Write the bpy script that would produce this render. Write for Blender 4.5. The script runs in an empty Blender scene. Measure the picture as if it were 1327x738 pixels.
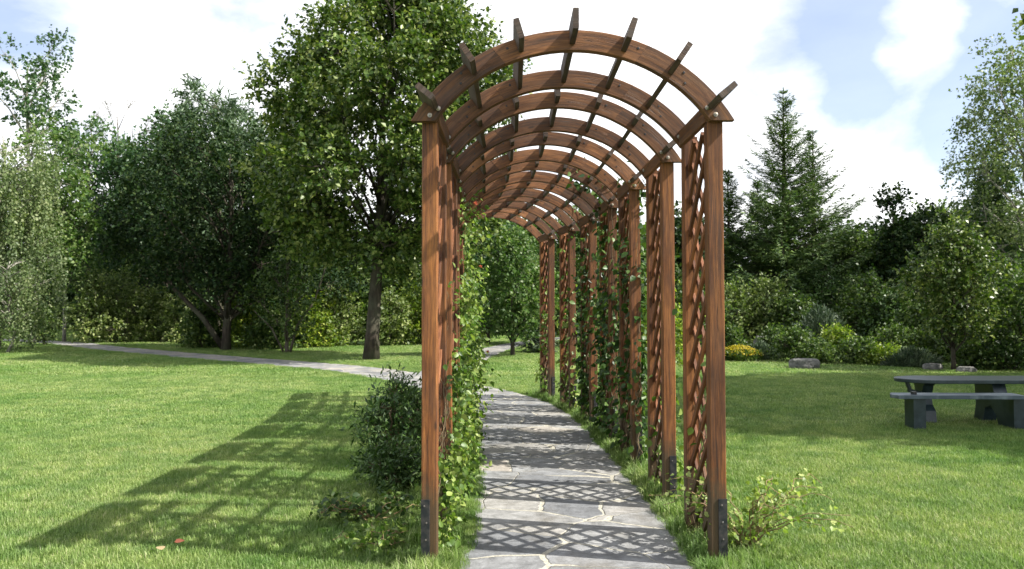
import bpy, math, random
import numpy as np
from mathutils import Vector, Matrix, noise as mnoise

R_ = math.radians
rng = np.random.default_rng(11)
random.seed(5)
scene = bpy.context.scene
col = scene.collection
CAMH = 1.374
GZ = -.115          # level of the soil under the grass

# ------------------------------------------------------------------ tagging
def tag(o, label=None, cat=None, group=None, kind=None):
    if label: o['label'] = label
    if cat: o['category'] = cat
    if group: o['group'] = group
    if kind: o['kind'] = kind
    return o

def empty(name, loc, rz=0, label=None, cat=None, group=None):
    o = bpy.data.objects.new(name, None)
    o.empty_display_size = .2
    col.objects.link(o)
    o.location = loc
    o.rotation_euler = (0, 0, rz)
    return tag(o, label, cat, group)

def XP(px, D):
    "sideways distance of something seen at photo column px, D metres ahead"
    return (px - 663.5) * D / 1000.0

def ZP(py, D):
    return CAMH + (398 - py) * D / 1000.0

# ------------------------------------------------------------------ node helpers
class NT:
    def __init__(s, tree):
        s.t = tree; s.n = tree.nodes; s.l = tree.links
    def new(s, typ, **kw):
        n = s.n.new(typ)
        for k, v in kw.items(): setattr(n, k, v)
        return n
    def link(s, a, b): s.l.new(a, b)
    def val(s, sock, v):
        if isinstance(v, bpy.types.NodeSocket): s.l.new(v, sock)
        else: sock.default_value = v
    def math(s, op, a, b=None, c=None, clamp=False):
        n = s.new('ShaderNodeMath', operation=op, use_clamp=clamp)
        s.val(n.inputs[0], a)
        if b is not None: s.val(n.inputs[1], b)
        if c is not None: s.val(n.inputs[2], c)
        return n.outputs[0]
    def mix(s, f, a, b, blend='MIX'):
        n = s.new('ShaderNodeMix', data_type='RGBA', blend_type=blend)
        s.val(n.inputs[0], f); s.val(n.inputs[6], a); s.val(n.inputs[7], b)
        return n.outputs[2]
    def noise(s, vec, scale, detail=4, rough=.55, dist=0, w=None):
        n = s.new('ShaderNodeTexNoise')
        if vec is not None: s.link(vec, n.inputs['Vector'])
        n.inputs['Scale'].default_value = scale
        n.inputs['Detail'].default_value = detail
        n.inputs['Roughness'].default_value = rough
        n.inputs['Distortion'].default_value = dist
        return n.outputs[0]
    def ramp(s, f, stops, interp='LINEAR'):
        n = s.new('ShaderNodeValToRGB')
        cr = n.color_ramp; cr.interpolation = interp
        while len(cr.elements) < len(stops): cr.elements.new(.5)
        for e, (p, c) in zip(cr.elements, stops):
            e.position = p
            e.color = (c, c, c, 1) if isinstance(c, (int, float)) else (*c, 1)
        s.val(n.inputs[0], f)
        return n.outputs[0]
    def mapping(s, vec, scale=(1,1,1), loc=(0,0,0), rot=(0,0,0)):
        n = s.new('ShaderNodeMapping')
        s.link(vec, n.inputs[0])
        n.inputs['Location'].default_value = loc
        n.inputs['Rotation'].default_value = rot
        n.inputs['Scale'].default_value = scale
        return n.outputs[0]
    def attr(s, name):
        n = s.new('ShaderNodeAttribute'); n.attribute_name = name
        return n
    def bump(s, h, strength=.3, dist=.01):
        n = s.new('ShaderNodeBump')
        n.inputs['Strength'].default_value = strength
        n.inputs['Distance'].default_value = dist
        s.link(h, n.inputs['Height'])
        return n.outputs[0]

def new_mat(name):
    m = bpy.data.materials.new(name); m.use_nodes = True
    m.node_tree.nodes.clear()
    T = NT(m.node_tree)
    out = T.new('ShaderNodeOutputMaterial')
    return m, T, out

def principled(T, out, color, rough=.6, normal=None, spec=.4, metal=0):
    p = T.new('ShaderNodeBsdfPrincipled')
    T.val(p.inputs['Base Color'], color)
    T.val(p.inputs['Roughness'], rough)
    p.inputs['Specular IOR Level'].default_value = spec
    p.inputs['Metallic'].default_value = metal
    if normal is not None: T.link(normal, p.inputs['Normal'])
    if out is not None: T.link(p.outputs[0], out.inputs['Surface'])
    return p

# ------------------------------------------------------------------ materials
def wood_mat(name, dark, mid, light, grey=.0, tonerange=(.55, 1.25)):
    m, T, out = new_mat(name)
    uv = T.new('ShaderNodeUVMap'); uv.uv_map = 'UVMap'
    u = uv.outputs[0]
    wob = T.noise(T.mapping(u, (1.6, 5, 1)), 1.0, 3)
    g1 = T.noise(T.mapping(u, (2.2, 55, 1)), 1.0, 6, .65, .6)
    g2 = T.noise(T.mapping(u, (9, 260, 1)), 1.0, 3, .6)
    g3 = T.noise(T.mapping(u, (1.2, 9, 1)), 1.0, 3, .6, 1.2)
    f = T.math('ADD', T.math('MULTIPLY', g1, .62), T.math('MULTIPLY', g3, .38))
    c = T.ramp(f, [(.36, dark), (.49, mid), (.63, light)])
    fine = T.ramp(g2, [(.36, .6), (.58, 1.12)])
    c = T.mix(1.0, c, fine, 'MULTIPLY')
    # weathered patches and stain that has worn off
    w = T.noise(T.mapping(u, (2.5, 7, 1), (3.1, 7.7, 0)), 1.0, 5, .7)
    wm = T.ramp(w, [(.50, 0.0), (.64, 1.0)])
    c = T.mix(T.math('MULTIPLY', wm, .38), c, (dark[0]*.75, dark[1]*.8, dark[2]*.95, 1))
    # knots
    v = T.new('ShaderNodeTexVoronoi'); v.feature = 'F1'
    T.link(T.mapping(u, (3.3, 13, 1)), v.inputs['Vector']); v.inputs['Scale'].default_value = 1
    v.inputs['Randomness'].default_value = 1
    kn = T.ramp(v.outputs['Distance'], [(.0, 1.0), (.05, 1.0), (.13, 0.0)])
    rare = T.math('GREATER_THAN', T.new('ShaderNodeSeparateColor').outputs[0], .0)
    sc = T.new('ShaderNodeSeparateColor'); T.link(v.outputs['Color'], sc.inputs[0])
    kn = T.math('MULTIPLY', kn, T.math('GREATER_THAN', sc.outputs[0], .62))
    c = T.mix(T.math('MULTIPLY', kn, .8), c, (dark[0]*.3, dark[1]*.28, dark[2]*.28, 1))
    # each board its own tone
    r = T.attr('rnd').outputs['Fac']
    mr = T.new('ShaderNodeMapRange'); T.link(r, mr.inputs[0])
    mr.inputs[3].default_value = tonerange[0]; mr.inputs[4].default_value = tonerange[1]
    tone = T.new('ShaderNodeCombineColor')
    for i in range(3): T.link(mr.outputs[0], tone.inputs[i])
    c = T.mix(1.0, c, tone.outputs[0], 'MULTIPLY')
    if grey > 0:
        gm = T.noise(T.mapping(u, (4, 20, 1), (9, 2, 0)), 1.0, 4)
        c = T.mix(T.math('MULTIPLY', T.ramp(gm, [(.35, 0.0), (.65, 1.0)]), grey), c, (.16, .15, .13, 1))
    cr = T.noise(T.mapping(u, (1.1, 38, 1), (5, 3, 0)), 1.0, 2, .5, .3)
    crk = T.ramp(T.math('ABSOLUTE', T.math('SUBTRACT', cr, .5)), [(.0, 1.0), (.012, 0.0)])
    cm = T.ramp(T.noise(T.mapping(u, (1.3, 6, 1), (1, 9, 0)), 1.0, 2), [(.52, 0.0), (.6, .75)])
    crk = T.math('MULTIPLY', crk, cm)
    c = T.mix(crk, c, (dark[0]*.3, dark[1]*.3, dark[2]*.3, 1))
    pz = T.new('ShaderNodeTexCoord').outputs['Object']
    sz_ = T.new('ShaderNodeSeparateXYZ'); T.link(pz, sz_.inputs[0])
    dn = T.noise(pz, 6.0, 5, .7)
    dz = T.math('ADD', sz_.outputs[2], T.math('MULTIPLY', dn, -.55))
    dm = T.ramp(dz, [(.0, .75), (.16, 0.0)])
    c = T.mix(dm, c, (.045, .038, .020, 1))
    h = T.math('SUBTRACT', T.math('ADD', T.math('MULTIPLY', g1, .7), T.math('MULTIPLY', g2, .3)), crk)
    rg = T.ramp(g1, [(.3, .5), (.7, .72)])
    principled(T, out, c, rg, T.bump(h, .45, .004), .35)
    return m

M = {}
M['wood'] = wood_mat('stained_timber', (.045, .015, .005), (.155, .054, .014), (.30, .118, .030), .07, (.6, 1.25))
M['arch_wood'] = wood_mat('arch_timber', (.05, .019, .007), (.165, .064, .020), (.31, .132, .046), .12, (.5, 1.25))
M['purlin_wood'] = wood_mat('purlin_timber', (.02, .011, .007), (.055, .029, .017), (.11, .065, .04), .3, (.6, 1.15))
M['lattice_wood'] = wood_mat('lattice_timber', (.05, .018, .007), (.15, .052, .018), (.30, .125, .052), .0, (.6, 1.25))

def metal_mat(name, c, rough=.45, metal=.6):
    m, T, out = new_mat(name)
    tc = T.new('ShaderNodeTexCoord').outputs['Object']
    n = T.noise(tc, 30, 4)
    cc = T.mix(T.ramp(n, [(.4, 0.0), (.7, 1.0)]), (*c, 1), (c[0]*1.8+.02, c[1]*1.6+.015, c[2]*1.4+.01, 1))
    principled(T, out, cc, T.ramp(n, [(.3, rough-.1), (.7, rough+.2)]), T.bump(n, .1, .002), .5, metal)
    return m
M['black_metal'] = metal_mat('black_steel_plate', (.018, .02, .024), .5, .3)
M['screw_metal'] = metal_mat('dull_screw', (.12, .115, .11), .5, .6)
M['bolt_metal'] = metal_mat('galvanised_bolt', (.35, .33, .30), .4, .8)

def leaf_mat(name, cols, trans=.32, rough=.5, bigscale=.5, spec=.35, bigvar=.35):
    """cols: list of albedo triples; each leaf picks its own by its random number"""
    m, T, out = new_mat(name)
    r = T.attr('rnd').outputs['Fac']
    n = len(cols)
    c = T.ramp(r, [((i + .5) / n, cols[i]) for i in range(n)])
    tc = T.new('ShaderNodeTexCoord').outputs['Object']
    b = T.noise(tc, bigscale, 2)
    c2 = T.mix(1.0, c, T.ramp(b, [(.35, (1-bigvar, 1-bigvar*.85, 1-bigvar)), (.65, (1+bigvar*.5, 1+bigvar*.35, 1.0))]), 'MULTIPLY')
    p = principled(T, None, c2, rough, None, spec)
    tr = T.new('ShaderNodeBsdfTranslucent')
    ct = T.mix(1.0, c2, (1.2, 1.4, .6, 1), 'MULTIPLY')
    T.link(ct, tr.inputs[0])
    mx = T.new('ShaderNodeMixShader'); mx.inputs[0].default_value = trans
    T.link(p.outputs[0], mx.inputs[1]); T.link(tr.outputs[0], mx.inputs[2])
    T.link(mx.outputs[0], out.inputs['Surface'])
    return m

M['maple'] = leaf_mat('maple_leaves', [(.035,.07,.012), (.06,.11,.018), (.10,.16,.028), (.24,.28,.09)], .22, .42)
M['dark_leaf'] = leaf_mat('dark_broad_leaves', [(.009,.025,.009), (.015,.037,.011), (.024,.05,.014), (.045,.07,.02)], .18, .6, .5, .15)
M['aspen'] = leaf_mat('aspen_leaves', [(.03,.075,.03), (.045,.10,.04), (.06,.125,.05), (.11,.17,.08)], .3)
M['poplar'] = leaf_mat('pale_poplar_leaves', [(.05,.11,.025), (.08,.15,.035), (.11,.19,.05), (.2,.26,.11)], .35)
M['willow'] = leaf_mat('willow_leaves', [(.07,.11,.04), (.10,.15,.055), (.14,.19,.08), (.22,.26,.14)], .32)
M['bush_pale'] = leaf_mat('pale_bush_leaves', [(.06,.10,.025), (.10,.15,.035), (.16,.21,.06), (.28,.32,.14)], .32)
M['bush_yellow'] = leaf_mat('yellow_green_leaves', [(.07,.13,.015), (.12,.19,.02), (.18,.25,.03), (.28,.33,.05)], .38)
M['bush_mid'] = leaf_mat('mid_green_leaves', [(.03,.065,.015), (.05,.095,.02), (.08,.13,.03), (.13,.18,.05)], .32)
M['bush_dark'] = leaf_mat('glossy_dark_leaves', [(.025,.06,.015), (.04,.085,.02), (.06,.115,.03), (.10,.16,.05)], .2, .45, .5, .3)
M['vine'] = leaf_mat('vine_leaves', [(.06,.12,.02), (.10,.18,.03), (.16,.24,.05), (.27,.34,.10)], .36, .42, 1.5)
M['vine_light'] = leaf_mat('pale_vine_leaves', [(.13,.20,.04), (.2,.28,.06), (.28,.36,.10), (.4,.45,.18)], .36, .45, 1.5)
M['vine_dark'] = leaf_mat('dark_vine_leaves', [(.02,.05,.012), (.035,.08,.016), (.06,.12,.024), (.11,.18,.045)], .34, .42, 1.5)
M['spruce'] = leaf_mat('spruce_needles', [(.035,.075,.025), (.06,.115,.034), (.10,.165,.05), (.17,.24,.08)], .12, .55, .6)
M['pine'] = leaf_mat('pine_needles', [(.045,.085,.045), (.07,.12,.06), (.10,.16,.085), (.15,.21,.13)], .12, .55, .6)
M['grey_pine'] = leaf_mat('grey_green_needles', [(.04,.07,.04), (.065,.10,.06), (.09,.13,.085), (.15,.19,.13)], .12, .55, 1)
M['flower_yellow'] = leaf_mat('yellow_petals', [(.30,.22,.01), (.42,.32,.015), (.5,.4,.03)], .3, .6)
M['flower_pink'] = leaf_mat('pink_petals', [(.6,.12,.14), (.7,.2,.2), (.75,.35,.33)], .35, .5)
M['dead_leaf'] = leaf_mat('dry_leaf', [(.20,.06,.035), (.32,.16,.08), (.4,.3,.18)], .25, .6)

def bark_mat(name, dark, light, scale=14, stretch=.15, bumps=.8):
    m, T, out = new_mat(name)
    tc = T.new('ShaderNodeTexCoord').outputs['Object']
    v = T.mapping(tc, (1, 1, stretch))
    n = T.noise(v, scale, 6, .65, .5)
    n2 = T.noise(tc, 2.2, 3)
    c = T.ramp(n, [(.35, dark), (.65, light)])
    c = T.mix(T.ramp(n2, [(.4, 0.0), (.7, .5)]), c, (.10, .11, .07, 1))
    principled(T, out, c, .85, T.bump(n, bumps, .03), .2)
    return m
M['bark'] = bark_mat('grey_bark', (.035, .028, .02), (.15, .125, .095))
M['bark_dark'] = bark_mat('dark_bark', (.018, .014, .011), (.075, .06, .045))
M['bark_pale'] = bark_mat('pale_bark', (.12, .11, .09), (.38, .36, .31), 9, .5, .3)
M['tan_stem'] = bark_mat('tan_stem', (.16, .10, .05), (.35, .25, .14), 30, .3, .3)
M['stem'] = bark_mat('vine_stem', (.07, .045, .025), (.2, .15, .09), 30, .3, .3)

def ground_mat():
    m, T, out = new_mat('lawn_soil_and_thatch')
    tc = T.new('ShaderNodeTexCoord').outputs['Object']
    a = T.noise(tc, 60, 5, .7); b = T.noise(tc, .6, 4, .6); d = T.noise(tc, 9, 4, .65)
    c = T.ramp(a, [(.32, (.03, .052, .014)), (.5, (.08, .13, .036)), (.7, (.16, .22, .075))])
    c = T.mix(1.0, c, T.ramp(b, [(.35, (.8, .85, .8)), (.65, (1.15, 1.08, 1.0))]), 'MULTIPLY')
    c = T.mix(1.0, c, T.ramp(d, [(.35, (.8, .82, .8)), (.65, (1.15, 1.12, 1.1))]), 'MULTIPLY')
    principled(T, out, c, .95, T.bump(a, .9, .03), .1)
    return m
M['ground'] = ground_mat()

def grass_mat():
    m, T, out = new_mat('grass_blades')
    r = T.attr('rnd').outputs['Fac']
    c = T.ramp(r, [(.05, (.09, .155, .035)), (.4, (.175, .27, .070)), (.75, (.265, .365, .125)), (.93, (.32, .39, .18)), (1.0, (.42, .42, .26))])
    g = T.new('ShaderNodeNewGeometry').outputs['Position']
    b = T.noise(g, .45, 4, .6)
    c = T.mix(1.0, c, T.ramp(b, [(.36, (.72, .84, .66)), (.62, (1.22, 1.10, 1.2))]), 'MULTIPLY')
    d = T.noise(T.mapping(g, (1, 1, 0)), 3.2, 3, .6)
    c = T.mix(1.0, c, T.ramp(d, [(.36, (.70, .80, .72)), (.64, (1.22, 1.13, 1.12))]), 'MULTIPLY')
    p = principled(T, None, c, .5, None, .3)
    tr = T.new('ShaderNodeBsdfTranslucent')
    T.link(T.mix(1.0, c, (1.15, 1.35, .7, 1), 'MULTIPLY'), tr.inputs[0])
    mx = T.new('ShaderNodeMixShader'); mx.inputs[0].default_value = .35
    T.link(p.outputs[0], mx.inputs[1]); T.link(tr.outputs[0], mx.inputs[2])
    T.link(mx.outputs[0], out.inputs['Surface'])
    return m
M['grass'] = grass_mat()

def path_mat():
    m, T, out = new_mat('flagstone_paving')
    tc = T.new('ShaderNodeTexCoord').outputs['Object']
    wn = T.new('ShaderNodeTexNoise'); T.link(tc, wn.inputs['Vector'])
    wn.inputs['Scale'].default_value = 3.0; wn.inputs['Detail'].default_value = 2
    vm = T.new('ShaderNodeVectorMath', operation='MULTIPLY_ADD')
    T.link(wn.outputs['Color'], vm.inputs[0]); vm.inputs[1].default_value = (.12, .12, 0); T.link(tc, vm.inputs[2])
    wn2 = T.new('ShaderNodeTexNoise'); T.link(tc, wn2.inputs['Vector'])
    wn2.inputs['Scale'].default_value = 22.0; wn2.inputs['Detail'].default_value = 3
    vm2 = T.new('ShaderNodeVectorMath', operation='MULTIPLY_ADD')
    T.link(wn2.outputs['Color'], vm2.inputs[0]); vm2.inputs[1].default_value = (.022, .022, 0); T.link(vm.outputs[0], vm2.inputs[2])
    P = T.mapping(vm2.outputs[0], (1.75, 2.2, 0), (1.3, .4, 0))
    v = T.new('ShaderNodeTexVoronoi'); v.feature = 'DISTANCE_TO_EDGE'; v.inputs['Scale'].default_value = 1
    T.link(P, v.inputs['Vector'])
    f1 = T.new('ShaderNodeTexVoronoi'); f1.feature = 'F1'; f1.inputs['Scale'].default_value = 1
    T.link(P, f1.inputs['Vector'])
    sc = T.new('ShaderNodeSeparateColor'); T.link(f1.outputs['Color'], sc.inputs[0])
    # joint width differs from place to place
    jn = T.noise(tc, 1.7, 2)
    jw = T.ramp(jn, [(.42, .000), (.70, .034)])
    d = T.math('SUBTRACT', v.outputs['Distance'], jw)
    joint = T.math('SUBTRACT', 1.0, T.math('DIVIDE', T.math('MAXIMUM', d, 0.0), .012, clamp=True))
    st = T.ramp(sc.outputs[0], [(.1, (.15, .155, .162)), (.3, (.20, .203, .205)), (.5, (.25, .248, .24)), (.7, (.285, .275, .255)), (.85, (.215, .22, .222)), (1, (.33, .30, .26))])
    n1 = T.noise(tc, 7, 6, .7, .3); n2 = T.noise(tc, 55, 4, .6); n3 = T.noise(T.mapping(tc, (3, 14, 1)), 2.0, 5, .6, .8)
    st = T.mix(1.0, st, T.ramp(n1, [(.34, .62), (.66, 1.25)]), 'MULTIPLY')
    st = T.mix(1.0, st, T.ramp(n3, [(.35, .85), (.65, 1.1)]), 'MULTIPLY')
    st = T.mix(1.0, st, T.ramp(n2, [(.3, .85), (.7, 1.1)]), 'MULTIPLY')
    mo = T.ramp(n2, [(.3, (.24, .225, .18)), (.7, (.46, .44, .37))])
    mo = T.mix(T.ramp(n1, [(.5, 0.0), (.75, .6)]), mo, (.3, .28, .22, 1))
    c = T.mix(joint, st, mo)
    dirt = T.noise(tc, 2.6, 4, .7)
    c = T.mix(T.ramp(dirt, [(.50, 0.0), (.72, .5)]), c, (.10, .085, .06, 1))
    h = T.math('SUBTRACT', T.math('MULTIPLY', n1, .5), T.math('MULTIPLY', joint, .5))
    h = T.math('ADD', h, T.math('MULTIPLY', n2, .25))
    principled(T, out, c, T.ramp(n1, [(.3, .55), (.7, .8)]), T.bump(h, .9, .02), .35)
    return m
M['path'] = path_mat()

def simple_noise_mat(name, c1, c2, scale=12, rough=.8, bump=.4, bd=.02, spec=.3):
    m, T, out = new_mat(name)
    tc = T.new('ShaderNodeTexCoord').outputs['Object']
    n = T.noise(tc, scale, 6, .65)
    principled(T, out, T.ramp(n, [(.35, c1), (.65, c2)]), rough, T.bump(n, bump, bd), spec)
    return m
M['soil'] = simple_noise_mat('bed_soil', (.03, .025, .015), (.08, .075, .035), 14, .95, .8)
M['rock'] = simple_noise_mat('grey_rock', (.05, .052, .05), (.19, .185, .17), 5, .85, .9, .05)
M['table_paint'] = simple_noise_mat('worn_green_grey_paint', (.008, .018, .020), (.028, .045, .052), 9, .35, .15, .004, .5)

def seat_mat():
    m, T, out = new_mat('sun_bleached_board')
    tc = T.new('ShaderNodeTexCoord').outputs['Object']
    n = T.noise(T.mapping(tc, (1.5, 22, 6)), 2.0, 5, .65)
    b = T.noise(T.mapping(tc, (2.2, 5, 1)), 1.2, 4, .6)
    c = T.ramp(n, [(.35, (.03, .05, .065)), (.65, (.075, .10, .12))])
    c = T.mix(T.ramp(b, [(.46, 0.0), (.6, 1.0)]), c, (.15, .185, .20, 1))
    principled(T, out, c, .45, T.bump(n, .2, .003), .5)
    return m
M['seat_board'] = seat_mat()

# ------------------------------------------------------------------ mesh builder for timber and other hard things
class MB:
    def __init__(s):
        s.v = []; s.f = []; s.uv = []; s.r = []
    def add(s, verts, faces, uvs=None, rnd=None):
        b = len(s.v); s.v += [tuple(p) for p in verts]
        rr = random.random() if rnd is None else rnd
        for i, f in enumerate(faces):
            s.f.append([b + k for k in f]); s.r.append(rr)
            s.uv.append(uvs[i] if uvs else [(verts[k][0] + verts[k][1], verts[k][2]) for k in f])
    def prism(s, prof, p0, p1, xa, ya, rnd=None, skip=()):
        """extrude the 2D profile (x along xa, y along ya) from p0 to p1, grain along the length"""
        p0 = Vector(p0); p1 = Vector(p1); xa = Vector(xa); ya = Vector(ya)
        L = (p1 - p0).length; n = len(prof)
        ou, ov = random.random() * 20, random.random() * 20
        vs = [p0 + xa * a + ya * b for a, b in prof] + [p1 + xa * a + ya * b for a, b in prof]
        fs, uvs = [], []
        per = 0
        for i in range(n):
            j = (i + 1) % n
            w = math.dist(prof[i], prof[j])
            fs.append([i, j, n + j, n + i])
            uvs.append([(ou, ov + per), (ou, ov + per + w), (ou + L, ov + per + w), (ou + L, ov + per)])
            per += w
        fs.append(list(range(n))[::-1]); uvs.append([(ou + prof[k][0]*.2, ov + prof[k][1]) for k in range(n)][::-1])
        fs.append([n + k for k in range(n)]); uvs.append([(ou + prof[k][0]*.2, ov + prof[k][1]) for k in range(n)])
        s.add(vs, fs, uvs, rnd)
    def board(s, p0, p1, xa, ya, w, h, ch=.004, rnd=None):
        a, b = w / 2, h / 2
        s.prism([(-a+ch, -b), (a-ch, -b), (a, -b+ch), (a, b-ch), (a-ch, b), (-a+ch, b), (-a, b-ch), (-a, -b+ch)], p0, p1, xa, ya, rnd)
    def tube(s, pts, rad, sides=8, rnd=None, cap=True):
        pts = [Vector(p) for p in pts]; n = len(pts)
        vs = []; prev = None
        for i, p in enumerate(pts):
            d = (pts[min(i+1, n-1)] - pts[max(i-1, 0)])
            d = d.normalized() if d.length > 1e-9 else Vector((0, 0, 1))
            if prev is None:
                a = Vector((1, 0, 0)) if abs(d.x) < .8 else Vector((0, 1, 0))
                x = (a - d * a.dot(d)).normalized()
            else:
                x = (prev - d * prev.dot(d)).normalized()
            prev = x; y = d.cross(x)
            r = rad[i] if hasattr(rad, '__len__') else rad
            for k in range(sides):
                t = 2 * math.pi * k / sides
                vs.append(p + x * (math.cos(t) * r) + y * (math.sin(t) * r))
        fs = []
        for i in range(n - 1):
            for k in range(sides):
                k2 = (k + 1) % sides
                fs.append([i*sides+k, i*sides+k2, (i+1)*sides+k2, (i+1)*sides+k])
        if cap:
            fs.append(list(range(sides))[::-1]); fs.append([(n-1)*sides+k for k in range(sides)])
        s.add(vs, fs, None, rnd)
    def build(s, name, mat, parent=None, smooth=False, loc=None):
        me = bpy.data.meshes.new(name)
        me.from_pydata(s.v, [], s.f)
        uvl = me.uv_layers.new(name='UVMap')
        flat = [c for f in s.uv for p in f for c in p]
        uvl.data.foreach_set('uv', flat)
        at = me.attributes.new('rnd', 'FLOAT', 'FACE'); at.data.foreach_set('value', s.r)
        if smooth: me.polygons.foreach_set('use_smooth', [True] * len(me.polygons))
        me.materials.append(mat); me.update()
        o = bpy.data.objects.new(name, me); col.objects.link(o)
        if parent: o.parent = parent
        if loc: o.location = loc
        return o

# ------------------------------------------------------------------ numpy leaves
KITE = (np.array([(0, 0, 0), (-.36, .45, .10), (0, 1, -.08), (.36, .45, .10)]), [(0, 3, 2, 1)])
KITE2 = (np.array([(0, 0, 0), (-.36, .42, .12), (0, 1, -.1), (.36, .42, .12), (0, .45, 0)]), [(0, 4, 2, 1), (0, 3, 2, 4)])
LEAF = (np.array([(0, 0, 0), (0, .35, -.01), (0, .7, -.04), (0, 1, -.12),
                  (-.30, .22, .07), (-.34, .5, .05), (-.18, .8, -.03), (.30, .22, .07), (.34, .5, .05), (.18, .8, -.03)]),
        [(0, 1, 5, 4), (1, 2, 6, 5), (2, 3, 6), (0, 7, 8, 1), (1, 8, 9, 2), (2, 9, 3)])
_lb = [(0, 0), (.28, -.05), (.5, .18), (.36, .3), (.55, .55), (.3, .55), (.22, .68), (0, 1), (-.22, .68), (-.3, .55), (-.55, .55), (-.36, .3), (-.5, .18), (-.28, -.05)]
PALM = (np.array([(x, y, abs(x)*.18 - y*y*.1) for x, y in _lb] + [(0, .4, -.03)]),
        [(14, i, (i+1) % 14) for i in range(14)])
NEEDLE = (np.array([(-.13, 0, 0), (.13, 0, 0), (.06, 1, -.05), (-.06, 1, -.05)]), [(0, 1, 2, 3)])
SLIM = (np.array([(0, 0, 0), (-.14, .4, .03), (0, 1, -.06), (.14, .4, .03)]), [(0, 3, 2, 1)])

def unit(a):
    return a / np.maximum(np.linalg.norm(a, axis=-1, keepdims=True), 1e-9)

def leaves_mesh(name, mat, P, U, N, size, tmpl=KITE, parent=None, rnd=None):
    tv, tf = tmpl
    n = len(P); k = len(tv)
    U = unit(U); N = unit(N - U * np.sum(N * U, 1, keepdims=True)); W = np.cross(U, N)
    size = np.broadcast_to(np.asarray(size, float), (n,))[:, None, None]
    V = P[:, None, :] + size * (tv[None, :, 0:1] * W[:, None, :] + tv[None, :, 1:2] * U[:, None, :] + tv[None, :, 2:3] * N[:, None, :])
    V = V.reshape(-1, 3)
    lens = np.array([len(f) for f in tf]); loops = np.concatenate([np.array(f) for f in tf])
    allloops = (loops[None, :] + (np.arange(n) * k)[:, None]).ravel()
    lt = np.tile(lens, n); ls = np.concatenate([[0], np.cumsum(lt)[:-1]])
    me = bpy.data.meshes.new(name)
    me.vertices.add(len(V)); me.vertices.foreach_set('co', V.astype(np.float32).ravel())
    me.loops.add(len(allloops)); me.loops.foreach_set('vertex_index', allloops.astype(np.int32))
    me.polygons.add(len(lt)); me.polygons.foreach_set('loop_start', ls.astype(np.int32))
    me.polygons.foreach_set('loop_total', lt.astype(np.int32))
    at = me.attributes.new('rnd', 'FLOAT', 'FACE')
    rr = rng.random(n) if rnd is None else rnd
    at.data.foreach_set('value', np.repeat(rr, len(tf)).astype(np.float32))
    me.materials.append(mat); me.update(calc_edges=True)
    o = bpy.data.objects.new(name, me); col.objects.link(o)
    if parent: o.parent = parent
    return o

def rand_dirs(n, g=None):
    return unit((g or rng).normal(size=(n, 3)))

def twig_leaves(C, D, L, per, size, g, updrift=.5, out=None, spread=.9, droop=0.):
    """C start, D direction, L length of each twig; returns leaf P,U,N,size"""
    n = len(C)
    t = (np.arange(per)[None, :] + g.random((n, per))) / per
    P = C[:, None, :] + D[:, None, :] * (L[:, None] * t)[..., None]
    P[..., 2] -= droop * (L[:, None] * t) ** 2
    P = P.reshape(-1, 3)
    Dr = np.repeat(D, per, 0)
    U = unit(Dr * .6 + rand_dirs(n*per, g) * spread - np.array([0, 0, droop*.5 + .1]))
    N = unit(rand_dirs(n*per, g) * .75 + np.array([0, 0, updrift]) + (Dr * .25))
    s = size * (.6 + .7 * g.random(n*per))
    P = P + rand_dirs(n*per, g) * (size * .5)
    return P, U, N, s

# ------------------------------------------------------------------ trees
def wob(seed, t, amp):
    return Vector((mnoise.noise((seed, t, 1.7)), mnoise.noise((seed + 9, t, 4.1)), 0)) * amp

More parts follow.
